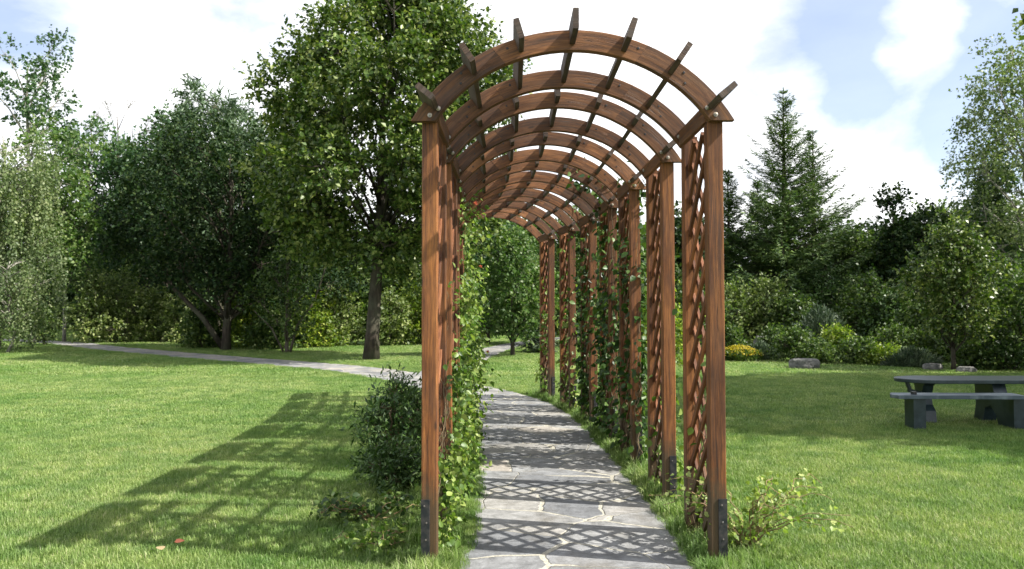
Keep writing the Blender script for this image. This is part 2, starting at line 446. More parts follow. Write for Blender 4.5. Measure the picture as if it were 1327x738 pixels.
def broadleaf(name, label, cat, x, y, H, base, R, mat, bark, trunk_r=.15, nl=14, twigs=1500, per=10, size=.12,
              lobe=.42, prof='round', lean=(0, 0), seed=1, group=None, droop=0., extra_stems=(), tmpl=KITE,
              spread=.9, twl=.45, flat=.75, updrift=.5, off=(0, 0), gaps=0., bare=False, foliage='foliage', stems=1, limb=.42, lowlimb=.55):
    g = np.random.default_rng(seed); pr = random.Random(seed)
    root = empty(name, (x, y, GZ), 0, label, cat, group)
    mb = MB()
    top = H * .9
    tr = []
    nseg = 12
    for i in range(nseg + 1):
        t = i / nseg
        w = wob(seed, t * 2.2, .10 * H * .3 * t)
        tr.append(Vector((lean[0]*t*H*.3 + off[0]*t + w.x, lean[1]*t*H*.3 + off[1]*t + w.y, top * t - .05)))
    rad = [trunk_r * (1.25 if i == 0 else 1) * (1 - .85 * (i / nseg)) + .008 for i in range(nseg + 1)]
    if stems == 1:
        mb.tube(tr, rad, 10)
    else:
        for k in range(stems):
            a = 2*math.pi*k/stems + pr.random()
            mb.tube([Vector((math.cos(a)*R*.55*(t**1.2), math.sin(a)*R*.55*(t**1.2), H*.75*t-.03)) + wob(seed+k, t*3, .12*R) for t in [i/6 for i in range(7)]],
                    [trunk_r*.6*(1-.8*i/6)+.004 for i in range(7)], 6)
    for (pts, r0) in extra_stems:
        mb.tube(pts, [r0*(1-.6*i/(len(pts)-1)) for i in range(len(pts))], 8)
    def profile(t):
        if prof == 'round': return max(.12, math.sin(math.pi * min(1, (t*.86+.12))) ** .7)
        if prof == 'column': return (.55 + .45*math.sin(math.pi*min(1, t*.9+.05)))
        if prof == 'dome': return max(.1, math.cos(t * math.pi / 2) ** .6)
        if prof == 'cone': return max(.1, 1 - t*.95)
        if prof == 'vase': return .35 + .65 * math.sin(math.pi * min(1, t*.75 + .1))
        return 1
    def axis(z):
        t = min(1, max(0, z / top)); i = min(nseg - 1, int(t * nseg)); f = t * nseg - i
        return tr[i].lerp(tr[i+1], f)
    lobes = []
    for i in range(nl):
        t = (i + pr.random() * .9) / nl
        z = base + (H - base) * t * .96
        lr = R * lobe * pr.uniform(.7, 1.2) * (.65 + .35 * profile(t))
        a = i * 2.399 + pr.uniform(-.5, .5)
        rr = max(0, R * profile(t) - lr*.8) * pr.uniform(.65, 1.08)
        c = axis(min(z, top)); cx, cy = c.x + math.cos(a) * rr, c.y + math.sin(a) * rr
        z = min(z, H - lr * flat * .8)
        z = max(z, base + lr*flat*.3)
        lobes.append((Vector((cx, cy, z)), lr))
        # limb
        z0 = max(base * lowlimb, z - rr * .8 - .08 * H); s = axis(min(z0, top*.97))
        rl = trunk_r * limb * (1 - .6 * t) + .008
        mid = s.lerp(Vector((cx, cy, z)), .5) + Vector((pr.uniform(-.1, .1)*R, pr.uniform(-.1, .1)*R, .06 * R))
        if stems == 1:
            mb.tube([s, mid, Vector((cx, cy, z))], [rl, rl*.65, rl*.3], 6)
        for k in range(7 if not bare else 16):
            e = Vector((cx, cy, z)) + Vector(unit(g.normal(size=3))) * lr * (.85 if not bare else 1.2)
            if bare: e.z = max(e.z, z - .2*lr) + .5 * lr
            q = mid.lerp(Vector((cx, cy, z)), pr.uniform(.3, 1))
            mm = q.lerp(e, .5) + Vector((0, 0, -.05*lr))
            mb.tube([q, mm, e], [rl*.3+.003, rl*.18+.003, .004], 4, cap=False)
    tot = sum(l[1]**2 for l in lobes)
    Cs, Ds = [], []
    for c, lr in lobes:
        n = max(8, int(twigs * lr**2 / tot))
        d = rand_dirs(n, g); d[:, 2] = d[:, 2]*.9 + .12; d = unit(d)
        rr = lr * (.30 + .70 * g.random(n) ** .5)
        p = np.array(c) + d * rr[:, None] * np.array([1, 1, flat])
        if gaps > 0:
            keep = np.array([mnoise.noise((q[0]*1.1/R*2, q[1]*1.1/R*2 + seed, q[2]*1.3/R*2)) > -.5 + gaps for q in p])
            p = p[keep]; d = d[keep]
        Cs.append(p); Ds.append(unit(d + rand_dirs(len(d), g) * .6 + np.array([0, 0, .1 - droop])))
    if not bare:
        C = np.concatenate(Cs); D = np.concatenate(Ds)
        k = C[:, 2] > .05; C = C[k]; D = D[k]
        L = twl * (.5 + g.random(len(C)))
        P, U, N, s = twig_leaves(C, D, L, per, size, g, updrift, spread=spread, droop=droop)
        k = P[:, 2] > .03
        leaves_mesh(foliage, mat, P[k], U[k], N[k], s[k], tmpl, root, g.random(k.sum()))
    mb.build('trunk' if stems == 1 else 'stems', bark, root, True)
    return root

def weeping(name, label, x, y, H, R, mat, bark, n=260, seed=1, size=.07, group=None, base=.3, trunk_r=.12, lean=(0,0), cat='tree', zmin=.25):
    g = np.random.default_rng(seed); pr = random.Random(seed)
    root = empty(name, (x, y, GZ), 0, label, cat, group)
    mb = MB()
    tr = [Vector((lean[0]*t*H, lean[1]*t*H, H*.95*t)) + wob(seed, t*3, .25) for t in [i/10 for i in range(11)]]
    mb.tube(tr, [trunk_r*(1-.88*i/10)+.006 for i in range(11)], 9)
    P, U, N, S = [], [], [], []
    for i in range(n):
        t = pr.uniform(.25, 1.0); z = H*t
        k = min(9, int(t*.95*10)); s = tr[k]
        a = pr.uniform(0, 6.283)
        rr = R*pr.uniform(.25, 1)*(1-.55*max(0, t-.5))
        tip = Vector((s.x + math.cos(a)*rr, s.y + math.sin(a)*rr, min(H, s.z + rr*.55)))
        if i % 3 == 0: mb.tube([s, s.lerp(tip, .5) + Vector((0,0,.1*rr)), tip], [.03*(1.2-t)+.006, .014, .005], 4, cap=False)
        # hanging strand
        L = pr.uniform(.25, .6)*H*.55
        L = min(L, tip.z - zmin)
        if L <= .1: continue
        m = int(L/.035)
        tt = np.linspace(0, 1, m)
        sw = np.array([math.cos(a), math.sin(a)])*.25
        pts = np.stack([tip.x + sw[0]*tt*L*.3 + np.sin(tt*5+a)*.04, tip.y + sw[1]*tt*L*.3 + np.cos(tt*4+a)*.04, tip.z - tt*L], 1)
        pts = pts + g.normal(size=pts.shape)*.045
        P.append(pts)
        U.append(unit(g.normal(size=(m, 3))*.6 + np.array([0, 0, -.8])))
        N.append(rand_dirs(m, g) + np.array([math.cos(a)*.5, math.sin(a)*.5, .4]))
        S.append(size*(.6+.8*g.random(m)))
    leaves_mesh('foliage', mat, np.concatenate(P), np.concatenate(U), np.concatenate(N), np.concatenate(S), KITE, root, g.random(sum(map(len, P))))
    mb.build('trunk', bark, root, True)
    return root

def spruce(name, label, x, y, H, R, mat, seed=1, base=.3, dens=1., group=None, up=.0, size=.16, leader=1.0, cat='tree'):
    g = np.random.default_rng(seed); pr = random.Random(seed)
    root = empty(name, (x, y, GZ), 0, label, cat, group)
    mb = MB(); mb.tube([(0, 0, -.05), (0, 0, H*.5), (0, 0, H)], [.022*H**.9, .012*H, .008], 8)
    P, U, N, S = [], [], [], []
    z = base
    while z < H - .1:
        t = (z - base) / (H - base)
        nb = max(3, int((7.5 - 4*t) * dens))
        r0 = R * ((1-t) ** 1.05 * .97 + .03) * pr.uniform(.7, 1.15)
        for k in range(nb):
            a = pr.uniform(0, 6.283); L = r0 * pr.uniform(.6, 1.25)
            dz = -.18 + .75*t + up
            m = max(4, int(L / .055 * 1.0))
            tt = (np.arange(m) + .5) / m
            bx = np.cos(a) * L * tt; by = np.sin(a) * L * tt
            bz = z + L * (dz * tt + .28 * tt**2.2)
            if L > .15: mb.tube([(0, 0, z), (bx[m//2], by[m//2], bz[m//2]), (bx[-1], by[-1], bz[-1])], [.006+.008*L, .005+.003*L, .003], 4, cap=False)
            q = 6
            base_p = np.stack([bx, by, bz], 1)
            side = np.array([-math.sin(a), math.cos(a), 0]); fw = np.array([math.cos(a), math.sin(a), dz*.6])
            w = (.24 * L * (1 - tt) ** .7 * (0.35 + .65*np.minimum(1, tt*3)) + .05)
            for j in range(q):
                sgn = g.uniform(-1, 1, m)
                pp = base_p + side[None] * (sgn * w)[:, None] + g.normal(size=(m, 3)) * .03
                pp[:, 2] -= np.abs(sgn) * w * .35 + g.random(m) * .10 * (1-t)
                P.append(pp)
                U.append(unit(side[None]*np.sign(sgn)[:, None]*.8 + fw[None] + g.normal(size=(m, 3))*.35 + np.array([0, 0, -.15 + .3*t])))
                N.append(np.array([0, 0, 1.]) + g.normal(size=(m, 3))*.45)
                S.append(size * (.6 + .7*g.random(m)) * (1 - .35*t))
        z += (.26 - .10*t) * (H / 9) ** .5 * pr.uniform(.7, 1.2)
    cnt = sum(map(len, P))
    leaves_mesh('foliage', mat, np.concatenate(P), np.concatenate(U), np.concatenate(N), np.concatenate(S), NEEDLE, root, g.random(cnt))
    mb.build('trunk', M['bark_dark'], root, True)
    return root

# ------------------------------------------------------------------ ground and paths
def sheet(name, pts, z, mat, kind='structure'):
    me = bpy.data.meshes.new(name)
    me.from_pydata([(p[0], p[1], z) for p in pts], [], [list(range(len(pts)))])
    me.materials.append(mat); o = bpy.data.objects.new(name, me); col.objects.link(o)
    o['kind'] = kind
    return o
sheet('lawn', [(-700, -300), (700, -300), (700, 1200), (-700, 1200)], GZ, M['ground'])

def catmull(P, step=.25):
    P = [Vector((*p, 0)) for p in P]; out = []
    P = [P[0]*2 - P[1]] + P + [P[-1]*2 - P[-2]]
    for i in range(1, len(P)-2):
        n = max(2, int((P[i+1]-P[i]).length/step))
        for k in range(n):
            t = k/n; a, b, c, d = P[i-1], P[i], P[i+1], P[i+2]
            out.append(.5*((2*b)+(c-a)*t+(2*a-5*b+4*c-d)*t*t+(3*b-a-3*c+d)*t**3))
    out.append(P[-2]); return out

def ribbon(name, P, w, z, mat, seed=0):
    c = catmull(P); vs = []; fs = []
    for i, p in enumerate(c):
        d = (c[min(i+1, len(c)-1)]-c[max(i-1, 0)]).normalized(); nrm = Vector((d.y, -d.x, 0))
        wl = w/2 + .06*mnoise.noise((i*.35, seed, 0)); wr = w/2 + .06*mnoise.noise((i*.35, seed+5, 3))
        a = p - nrm*wl; b = p + nrm*wr
        vs += [(a.x, a.y, GZ-.02), (a.x, a.y, GZ+z), (b.x, b.y, GZ+z), (b.x, b.y, GZ-.02)]
    for i in range(len(c)-1):
        for k in range(3):
            fs.append([i*4+k, i*4+k+1, i*4+k+5, i*4+k+4])
    me = bpy.data.meshes.new(name); me.from_pydata(vs, [], [f[::-1] for f in fs]); me.materials.append(mat)
    me.update()
    o = bpy.data.objects.new(name, me); col.objects.link(o); o['kind'] = 'structure'
    return np.array([(p.x, p.y) for p in c])

PATH = [(.40, -6), (.37, 0), (.36, 2.5), (.365, 4.2), (.395, 5.2), (.37, 6.5), (.29, 8.3), (.10, 11), (-.32, 12.5), (-1.0, 14.0), (-2.2, 16.3), (-4.3, 19.0), (-8.1, 22.3), (-14.3, 27.9), (-20.3, 33.7), (-31, 40), (-52, 49)]
path_c = ribbon('garden_path', PATH, 1.33, .016, M['path'])
PATH2 = [(-1.5, 15.0), (-1.6, 18), (-1.1, 23), (-.45, 28), (.9, 33), (3.5, 39), (7, 44)]
path2_c = ribbon('branch_path', PATH2, 1.0, .012, M['path'], 7)

# ------------------------------------------------------------------ pergola
WO, WI = .866, .773           # outer and inner side of the posts, from the centre line
HP = 2.43                     # top of the posts
CZ = HP + .52 - 1.074; RO = 1.074; RI = .958
PD = .60                      # front post to rear post of a bay
corner = [(1.213, 4.40), (1.197, 5.66), (1.164, 6.97), (1.128, 8.26), (1.055, 9.55), (.895, 10.80), (.665, 12.05)]
theta = [.0, .0, .015, .035, .09, .15, .18]

pergola = empty('garden_pergola', (corner[0][0]-WO, corner[0][1], 0), 0,
                'long brown timber pergola with arched ribs and lattice sides over the flagstone path', 'pergola')
pb = pergola.location.copy()
pw = .089

def arch_mesh(frame, y0, thick, tone):
    o, xr, yf = frame
    mb = MB()
    ao = math.acos((HP-CZ)/RO); ai = math.acos((HP-CZ)/RI)
    cuts = [-1, -.42 + random.uniform(-.05, .05), .42 + random.uniform(-.05, .05), 1]
    if random.random() < .5: cuts.insert(1, -.78)
    def P(ang, r, y):
        return o + xr*(math.sin(ang)*r) + yf*y + Vector((0, 0, CZ + math.cos(ang)*r))
    for a, b in zip(cuts[:-1], cuts[1:]):
        a2 = a + (.0003 if a > -1 else 0); b2 = b - (.0003 if b < 1 else 0)
        n = max(3, int(18*(b-a)))
        vs, fs, uvs = [], [], []
        ou, ov = random.random()*30, random.random()*30
        dy = random.uniform(-.0015, .0015)
        ys = (y0+dy, y0+dy+thick)
        c = .003
        for i in range(n+1):
            t = a2 + (b2-a2)*i/n
            ro, ri = RO + dy, RI + dy
            # eight-cornered section: chamfered edges
            for (r, y) in ((ri+c, ys[0]), (ro-c, ys[0]), (ro, ys[0]+c), (ro, ys[1]-c), (ro-c, ys[1]), (ri+c, ys[1]), (ri, ys[1]-c), (ri, ys[0]+c)):
                f = (r-RI)/(RO-RI)
                vs.append(P(t*(ai+(ao-ai)*f), r, y))
        cum = [0, .115, .119, .178, .182, .297, .301, .36, .364]
        for i in range(n):
            for k in range(8):
                k2 = (k+1) % 8
                fs.append([i*8+k, i*8+k2, (i+1)*8+k2, (i+1)*8+k])
                u0 = ou + (a2+(b2-a2)*i/n)*ao*1.02; u1 = ou + (a2+(b2-a2)*(i+1)/n)*ao*1.02
                uvs.append([(u0, ov+cum[k]), (u0, ov+cum[k+1]), (u1, ov+cum[k+1]), (u1, ov+cum[k])])
        fs.append(list(range(8))[::-1]); uvs.append([(ou, ov+.02*k) for k in range(8)])
        fs.append([n*8+k for k in range(8)]); uvs.append([(ou, ov+.02*k) for k in range(8)])
        mb.add(vs, [f[::-1] for f in fs], [u[::-1] for u in uvs], random.random())
    return mb, P

def disc(mb, c, ax, r, h, sides=12, rnd=.5):
    mb.tube([c, Vector(c)+Vector(ax)*h*.7, Vector(c)+Vector(ax)*h], [r, r, r*.8], sides, rnd)

for mi, ((cx, cy), th) in enumerate(zip(corner, theta)):
    xr = Vector((math.cos(th), math.sin(th), 0)); yf = Vector((-math.sin(th), math.cos(th), 0))
    o = Vector((cx, cy, 0)) - xr*WO - pb
    Z = Vector((0, 0, 1))
    for side in (-1, 1):
        for yy in (0, PD):
            jx = random.uniform(-.002, .002)
            c = o + xr*(side*(WO+WI)/2 + jx) + yf*(yy + pw/2)
            tilt = Vector((random.uniform(-.004, .004), random.uniform(-.004, .004), 0))
            mb = MB(); mb.board(c + Z*(GZ-.03), c + Z*(HP+.05) + tilt, xr, yf, pw, pw, .005)
            post = mb.build('post', M['wood'], pergola)
            # steel foot strap on the outer half of the face, with screws
            sgn = -1 if yy == 0 else 1
            fc = c + xr*(side*.021) + yf*(sgn*(pw/2+.0045))
            mb = MB(); mb.board(fc + Z*(GZ+.01), fc + Z*.285, xr, yf, .05, .007, .0015)
            fo = mb.build('foot_strap', M['black_metal'], pergola); fo.parent = post
            for zz in (.06, .155, .25):
                mb = MB(); disc(mb, fc + Z*zz + yf*(sgn*.0035) + xr*random.uniform(-.008, .008), yf*sgn, .005, .003, 8)
                mb.build('screw', M['screw_metal'], post)
        # lattice
        mb = MB(); ya, yb = pw, PD; za, zb = .03, HP-.01; per = .212
        xc = o + xr*(side*(WO+WI)/2)
        for fam in (-1, 1):
            off = random.uniform(0, per) if fam == 1 else 0
            kk = -6
            while True:
                # line: z = z0 + fam*(y-ya)
                z0 = za + kk*per + off
                kk += 1
                if z0 > zb + 1: break
                pts = []
                y0_, y1_ = ya-.012, yb+.012
                zz0, zz1 = z0 + fam*(y0_-ya), z0 + fam*(y1_-ya)
                lo, hi = 0., 1.
                dz = zz1-zz0
                t1, t2 = (za-zz0)/dz, (zb-zz0)/dz
                lo = max(0, min(t1, t2)); hi = min(1, max(t1, t2))
                if hi - lo < .06: continue
                A = xc + yf*(y0_+(y1_-y0_)*lo) + Z*(zz0+dz*lo) + xr*(fam*.0103)
                B = xc + yf*(y0_+(y1_-y0_)*hi) + Z*(zz0+dz*hi) + xr*(fam*.0103)
                d = (B-A).normalized()
                mb.board(A, B, xr, d.cross(xr), .019, .036 + random.uniform(-.002, .002), .0015)
        mb.build('lattice_panel', M['lattice_wood'], pergola)
    for side in (-1, 1):
        mb = MB(); c = o + xr*(side*(WI+.004)) + Z*(HP+.054)
        mb.board(c + yf*.001, c + yf*(PD+pw-.001), xr, Z, .032, .104, .003)
        mb.build('top_rail', M['arch_wood'], pergola)
    # two arches per bay
    for yy in (0, PD):
        thick = .052
        y0 = -.0012 if yy == 0 else PD + pw - thick + .0012
        mb, P = arch_mesh((o, xr, yf), yy + (-thick-.0005 if yy == 0 else pw + .0005), thick, 0)
        a = mb.build('arch', M['arch_wood'], pergola)
        yfront = yy + (-thick-.003 if yy == 0 else pw - .002)
        for s in (-1, 1):
            for (ang, r) in ((.945, 1.0), (.885, .985)):
                hb = MB(); q = P(s*ang, r, yfront)
                hb.tube([q, q-yf*.004, q-yf*.0042, q-yf*.012, q-yf*.013], [.014, .013, .008, .0075, .005], 10, .5)
                hb.build('bolt', M['bolt_metal'], a)
            for (ang, dr) in ((.70, -.02), (.66, .024), (.36, .02)):
                db = MB(); disc(db, P(s*ang+random.uniform(-.01, .01), (RI+RO)/2+dr, yfront+.002), -yf, .0075, .002, 8)
                db.build('bolt_hole_disc', M['black_metal'], a)  # flat black disc on the arch face, painting the dark of a bolt hole
    # seven purlins
    for k in range(-3, 4):
        ang = k*R_(17.0) * 1.0
        e = xr*math.cos(ang) - Z*math.sin(ang)      # across
        rr = xr*math.sin(ang) + Z*math.cos(ang)     # radial
        c = o + Z*CZ + rr*1.046
        f = random.uniform(.28, .31) if mi == 0 else random.uniform(.22, .26)
        b = random.uniform(.10, .15)
        mb = MB(); mb.board(c - yf*f + rr*random.uniform(-.002, .002), c + yf*(PD+pw+b), e, rr, .032, .112, .003)
        mb.build('purlin', M['purlin_wood'], pergola)

# ------------------------------------------------------------------ climbing plants on the pergola
def bayframe(i):
    th = theta[i]; xr = np.array([math.cos(th), math.sin(th), 0]); yf = np.array([-math.sin(th), math.cos(th), 0])
    return np.array([corner[i][0], corner[i][1], 0]) - xr*WO, xr, yf

def vine(label, bay, side, y0, y1, ztop, n, mat, seed, size=.06, thick=.14, zmin=.02, density=None, arch=0., tmpl=LEAF, outward=0., flowers=0, inward=.0):
    g = np.random.default_rng(seed); pr = random.Random(seed)
    o, xr, yf = bayframe(bay)
    basep = o + xr*side*.83 + yf*(y0+y1)/2
    root = empty('climbing_vine', tuple(basep), 0, label, 'vine', 'vines climbing the pergola')
    o = o - basep
    mb = MB(); P = []; U = []; N = []
    ns = max(5, int(n/90))
    paths = []
    for s in range(ns):
        y = pr.uniform(y0, y1); z = GZ; x = .82; pts = []
        zt = ztop*pr.uniform(.55, 1)
        while z < zt:
            pts.append(o + xr*side*x + yf*y + np.array([0, 0, z]))
            y += pr.uniform(-.10, .10); y = min(max(y, y0-.05), y1+.05); z += pr.uniform(.07, .14)
            x = .827 + pr.uniform(-.035, .035) - inward*z*.02
        # over the arch
        if z > HP-.15 and arch > 0:
            a = math.acos((HP-CZ)/RO)
            aend = a*(1-arch*pr.uniform(.4, 1))
            while a > aend:
                pts.append(o + xr*side*math.sin(a)*(RO+.02) + yf*y + np.array([0, 0, CZ+math.cos(a)*(RO+.02)]))
                a -= .09; y += pr.uniform(-.06, .06)
        if len(pts) > 2:
            mb.tube(pts, [max(.0025, .007*(1-i/len(pts))) for i in range(len(pts))], 5, cap=False)
            paths.append(np.array(pts))
    wts = np.array([len(p) for p in paths], float); wts /= wts.sum()
    idx = g.choice(len(paths), n, p=wts)
    for i in idx:
        p = paths[i]; t = g.random()**.9*(len(p)-1); k = min(int(t), len(p)-2)
        q = p[k]*(1-(t-k)) + p[k+1]*(t-k)
        w = thick*max(.15, .75+1.5*mnoise.noise((q[2]*2.4, seed*1.3, q[1]*1.8)))
        if mnoise.noise((q[2]*3.1, q[1]*2.6+seed, seed*.7)) < -.12 and g.random() < .8: continue
        d = g.normal(size=3)*np.array([1, 1, .8])
        d = d/np.linalg.norm(d)
        q = q + d*w*g.random()**.7 + xr*side*outward*g.random()*thick
        P.append(q); U.append(d*.6 + g.normal(size=3)*.5 + np.array([0, 0, -.55])); N.append(d*.6 + g.normal(size=3)*.5 + np.array([.3, -.1, .5]))
    P = np.array(P); k = P[:, 2] > zmin + GZ
    if density is not None:
        k &= g.random(len(P)) < np.array([density(z) for z in P[:, 2]])
    leaves_mesh('foliage', mat, P[k], np.array(U)[k], np.array(N)[k], size*(.55+.8*g.random(k.sum())), tmpl, root, g.random(k.sum()))
    mb.build('stem', M['stem'], root, True)
    for f in range(flowers):
        q = P[g.integers(len(P))]
        th_ = g.random(14)*6.283; ph = g.random(14)*1.3
        D = np.stack([np.cos(th_)*np.sin(ph), np.sin(th_)*np.sin(ph)-.3, np.cos(ph)], 1)
        leaves_mesh('flower', M['flower_pink'], q+xr*(-side)*.08-yf*.05+D*.004, D, unit(D+np.array([0, 0, 1.])), .028+.01*g.random(14), KITE2, root)
    return root

dens_low = lambda z: 1.0 if z < .5 else max(.0, 1.15-z*.65)
vine('bushy bright green vine spilling over the foot of the front left post', 0, -1, .12, .80, 1.1, 1500, M['vine'], 21, .040, .16, density=lambda z: 1 if z < .45 else .3, inward=3, outward=-.8)
vine('leafy vine on the second left lattice bay from the front, thickest below the middle', 1, -1, .0, .85, 1.9, 2000, M['vine'], 22, .042, .16, density=lambda z: 1 if z < 1.1 else .12, outward=-.8)
vine('tall vine with a pink bloom covering the third left lattice bay from the front', 2, -1, .0, .9, 2.5, 3300, M['vine'], 23, .044, .2, arch=.25, flowers=2, outward=-.8)
vine('full height vine reaching the arches on the fourth left lattice bay', 3, -1, .0, .9, 2.55, 3600, M['vine'], 24, .048, .22, arch=.45, flowers=2, outward=-.8)
vine('full height vine covering the fifth left lattice bay behind the others', 4, -1, .0, .9, 2.55, 2600, M['vine'], 25, .07, .22, arch=.4, outward=-.5)
vine('vine on the last but one left lattice bay of the pergola', 5, -1, .0, .9, 2.2, 1500, M['vine'], 26, .07, .16, arch=.2)
vine('sparse vine with a few leaves on the front right lattice panel', 0, 1, .1, .7, 1.5, 200, M['vine'], 31, .045, .09, density=dens_low)
vine('thin vine at the foot of the second right lattice panel', 1, 1, .2, .9, .9, 300, M['vine'], 32, .055, .13, outward=.8)
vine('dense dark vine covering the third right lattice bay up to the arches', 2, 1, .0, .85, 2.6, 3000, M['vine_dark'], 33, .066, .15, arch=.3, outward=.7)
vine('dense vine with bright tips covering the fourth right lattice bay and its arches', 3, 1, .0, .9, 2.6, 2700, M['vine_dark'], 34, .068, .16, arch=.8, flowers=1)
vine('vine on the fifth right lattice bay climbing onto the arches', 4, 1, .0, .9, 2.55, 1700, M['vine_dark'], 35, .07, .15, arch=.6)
vine('thin vine winding up the sixth right lattice bay', 5, 1, .0, .9, 2.4, 750, M['vine'], 36, .07, .10)
vine('thin vine winding up the farthest right lattice bay', 6, 1, .0, .9, 2.2, 450, M['vine'], 37, .07, .09)

# sprawling vine beside the front right post
def sprawl(label, x, y, r, h, n, mat, seed, size=.055, tmpl=LEAF, name='sprawling_vine', cat='vine', arcs=14, group=None):
    g = np.random.default_rng(seed); pr = random.Random(seed)
    root = empty(name, (x, y, GZ), 0, label, cat, group)
    mb = MB(); P = []; U = []; N = []
    ps = []
    for k in range(arcs):
        a = pr.uniform(0, 6.283); L = r*pr.uniform(.5, 1.1); hh = h*pr.uniform(.5, 1.1)
        pts = [np.array([math.cos(a+.3*t)*L*t, math.sin(a+.3*t)*L*t*.7, hh*math.sin(math.pi*min(1, t*.62+.02))*1.0]) + g.normal(size=3)*.012 for t in np.linspace(0, 1, 9)]
        for q in pts: q[2] = max(q[2], .01)
        mb.tube(pts, [.0035*(1-.8*i/8)+.001 for i in range(9)], 5, cap=False); ps.append(np.array(pts))
    for i in range(n):
        p = ps[pr.randrange(len(ps))]; t = g.random()**.8*8; k = min(int(t), 7)
        q = p[k]*(1-(t-k)) + p[k+1]*(t-k) + g.normal(size=3)*.035
        d = g.normal(size=3)
        P.append(q); U.append(d + np.array([0, 0, -.2])); N.append(g.normal(size=3)*.5 + np.array([.2, 0, .8]))
    P = np.array(P); k = P[:, 2] > .015
    leaves_mesh('foliage', mat, P[k], np.array(U)[k], np.array(N)[k], size*(.5+.8*g.random(k.sum())), tmpl, root, g.random(k.sum()))
    mb.build('stem', M['tan_stem'], root, True)
    return root
sprawl('loose light green vine sprawling on the grass beside the front right post', 1.42, 4.75, .62, .40, 900, M['vine_light'], 41, .030, PALM, arcs=30)
sprawl('low weedy plant with pale leaves at the outer foot of the front left post', -.88, 4.75, .34, .14, 330, M['vine'], 42, .042, LEAF, 'weed_plant', 'plant', 12)
sprawl('dark leafed weed on the lawn just behind the pale weeds by the left post', -.95, 5.35, .42, .16, 420, M['bush_mid'], 43, .045, LEAF, 'weed_plant', 'plant', 14)

# rounded dark shrubs by the left row
broadleaf('garden_shrub', 'dark glossy peony shrub with pink buds beside the left posts', 'shrub', -1.10, 7.3, .74, .05, .38, M['bush_dark'], M['stem'],
          .02, 9, 300, 8, .075, .38, 'dome', seed=51, tmpl=SLIM, twl=.16, stems=5, updrift=.7)
broadleaf('garden_shrub', 'lower dark shrub just in front of the peony by the left posts', 'shrub', -.98, 6.35, .34, .03, .27, M['bush_dark'], M['stem'],
          .015, 7, 300, 9, .06, .38, 'dome', seed=52, tmpl=SLIM, twl=.14, stems=4, updrift=.7)
broadleaf('garden_shrub', 'dark shrub farther along the left posts, behind the peony', 'shrub', -1.22, 8.6, .62, .05, .36, M['bush_dark'], M['stem'],
          .02, 8, 340, 9, .065, .38, 'dome', seed=53, tmpl=SLIM, twl=.16, stems=4, updrift=.7)

# fallen leaves on the lawn
def fallen(label, x, y, z, yaw, s, r):
    P = np.zeros((1, 3)); U = np.array([[math.cos(yaw), math.sin(yaw), .15]]); N = np.array([[.25, -.3, 1.]])
    o = leaves_mesh('fallen_leaf', M['dead_leaf'], P, U, N, s, LEAF, None, np.array([r])); o.location = (x, y, z)
    tag(o, label, 'leaf')
fallen('cream coloured fallen leaf on the lawn, nearer the camera than the red one', XP(213, 4.6), 4.6, -.055, 2.2, .075, .95)
fallen('small reddish fallen leaf on the lawn', XP(229, 4.75), 4.75, -.055, .4, .06, .05)

# ------------------------------------------------------------------ trees and shrubs of the garden
# the big maple
broadleaf('maple_tree', 'large green maple with a broad dense crown beside the left path', 'tree', XP(481, 22), 22, 11.2, 2.7, 3.95, M['maple'], M['bark_dark'],
          .20, 56, 7600, 13, .135, .25, 'round', seed=61, tmpl=KITE2, twl=.5, flat=.6, updrift=.8, off=(.6, 0), gaps=.2, limb=.26, lowlimb=1.25)
broadleaf('dark_tree', 'low branching very dark green tree left of the maple', 'tree', XP(293, 27), 27, 7.7, 1.9, 3.2, M['dark_leaf'], M['bark_dark'],
          .15, 26, 3600, 10, .125, .30, 'vase', seed=62, twl=.7, flat=.55, gaps=.3, off=(.2, 0),
          extra_stems=[([(-.1, 0, .1), (-.7, -.2, 1.1), (-1.7, -.4, 2.2), (-2.2, -.4, 3.2)], .12)])
broadleaf('dark_tree', 'dark lower crowned tree at the left of the low branching dark one', 'tree', XP(214, 38), 38, 8.9, 1.8, 3.0, M['dark_leaf'], M['bark_dark'],
          .14, 20, 2100, 10, .17, .34, 'column', seed=59, twl=.6, flat=.6, gaps=.3)
broadleaf('dark_tree', 'dark green tree between the dark branching tree and the maple', 'tree', XP(370, 29), 29, 7.9, 2.2, 2.7, M['dark_leaf'], M['bark_dark'],
          .14, 22, 2400, 10, .14, .34, 'cone', seed=63, twl=.6, flat=.6, gaps=.2)
broadleaf('aspen_tree', 'blue green leafy tree behind the dark branching tree', 'tree', XP(225, 42), 42, 12.0, 2.4, 3.6, M['aspen'], M['bark'],
          .16, 26, 2300, 10, .19, .36, 'round', seed=64, twl=.6)
broadleaf('pine_tree', 'feathery grey green pine rising behind the dark tree', 'tree', XP(285, 34), 34, 11.3, 3.0, 2.5, M['pine'], M['bark'],
          .16, 26, 1500, 16, .24, .30, 'column', seed=65, twl=.5, tmpl=NEEDLE, spread=.8, gaps=.2)
broadleaf('aspen_tree', 'blue green aspen with a loose upright crown on the left', 'tree', XP(112, 42), 42, 12.2, 2.0, 2.5, M['aspen'], M['bark'],
          .16, 20, 1300, 9, .2, .32, 'column', seed=66, twl=.6, gaps=.35)
broadleaf('aspen_tree', 'smaller aspen with tiered foliage behind the pale bushes', 'tree', XP(165, 44), 44, 11.4, 1.5, 2.5, M['aspen'], M['bark'],
          .14, 18, 1500, 9, .2, .36, 'column', seed=67, twl=.6, gaps=.2)
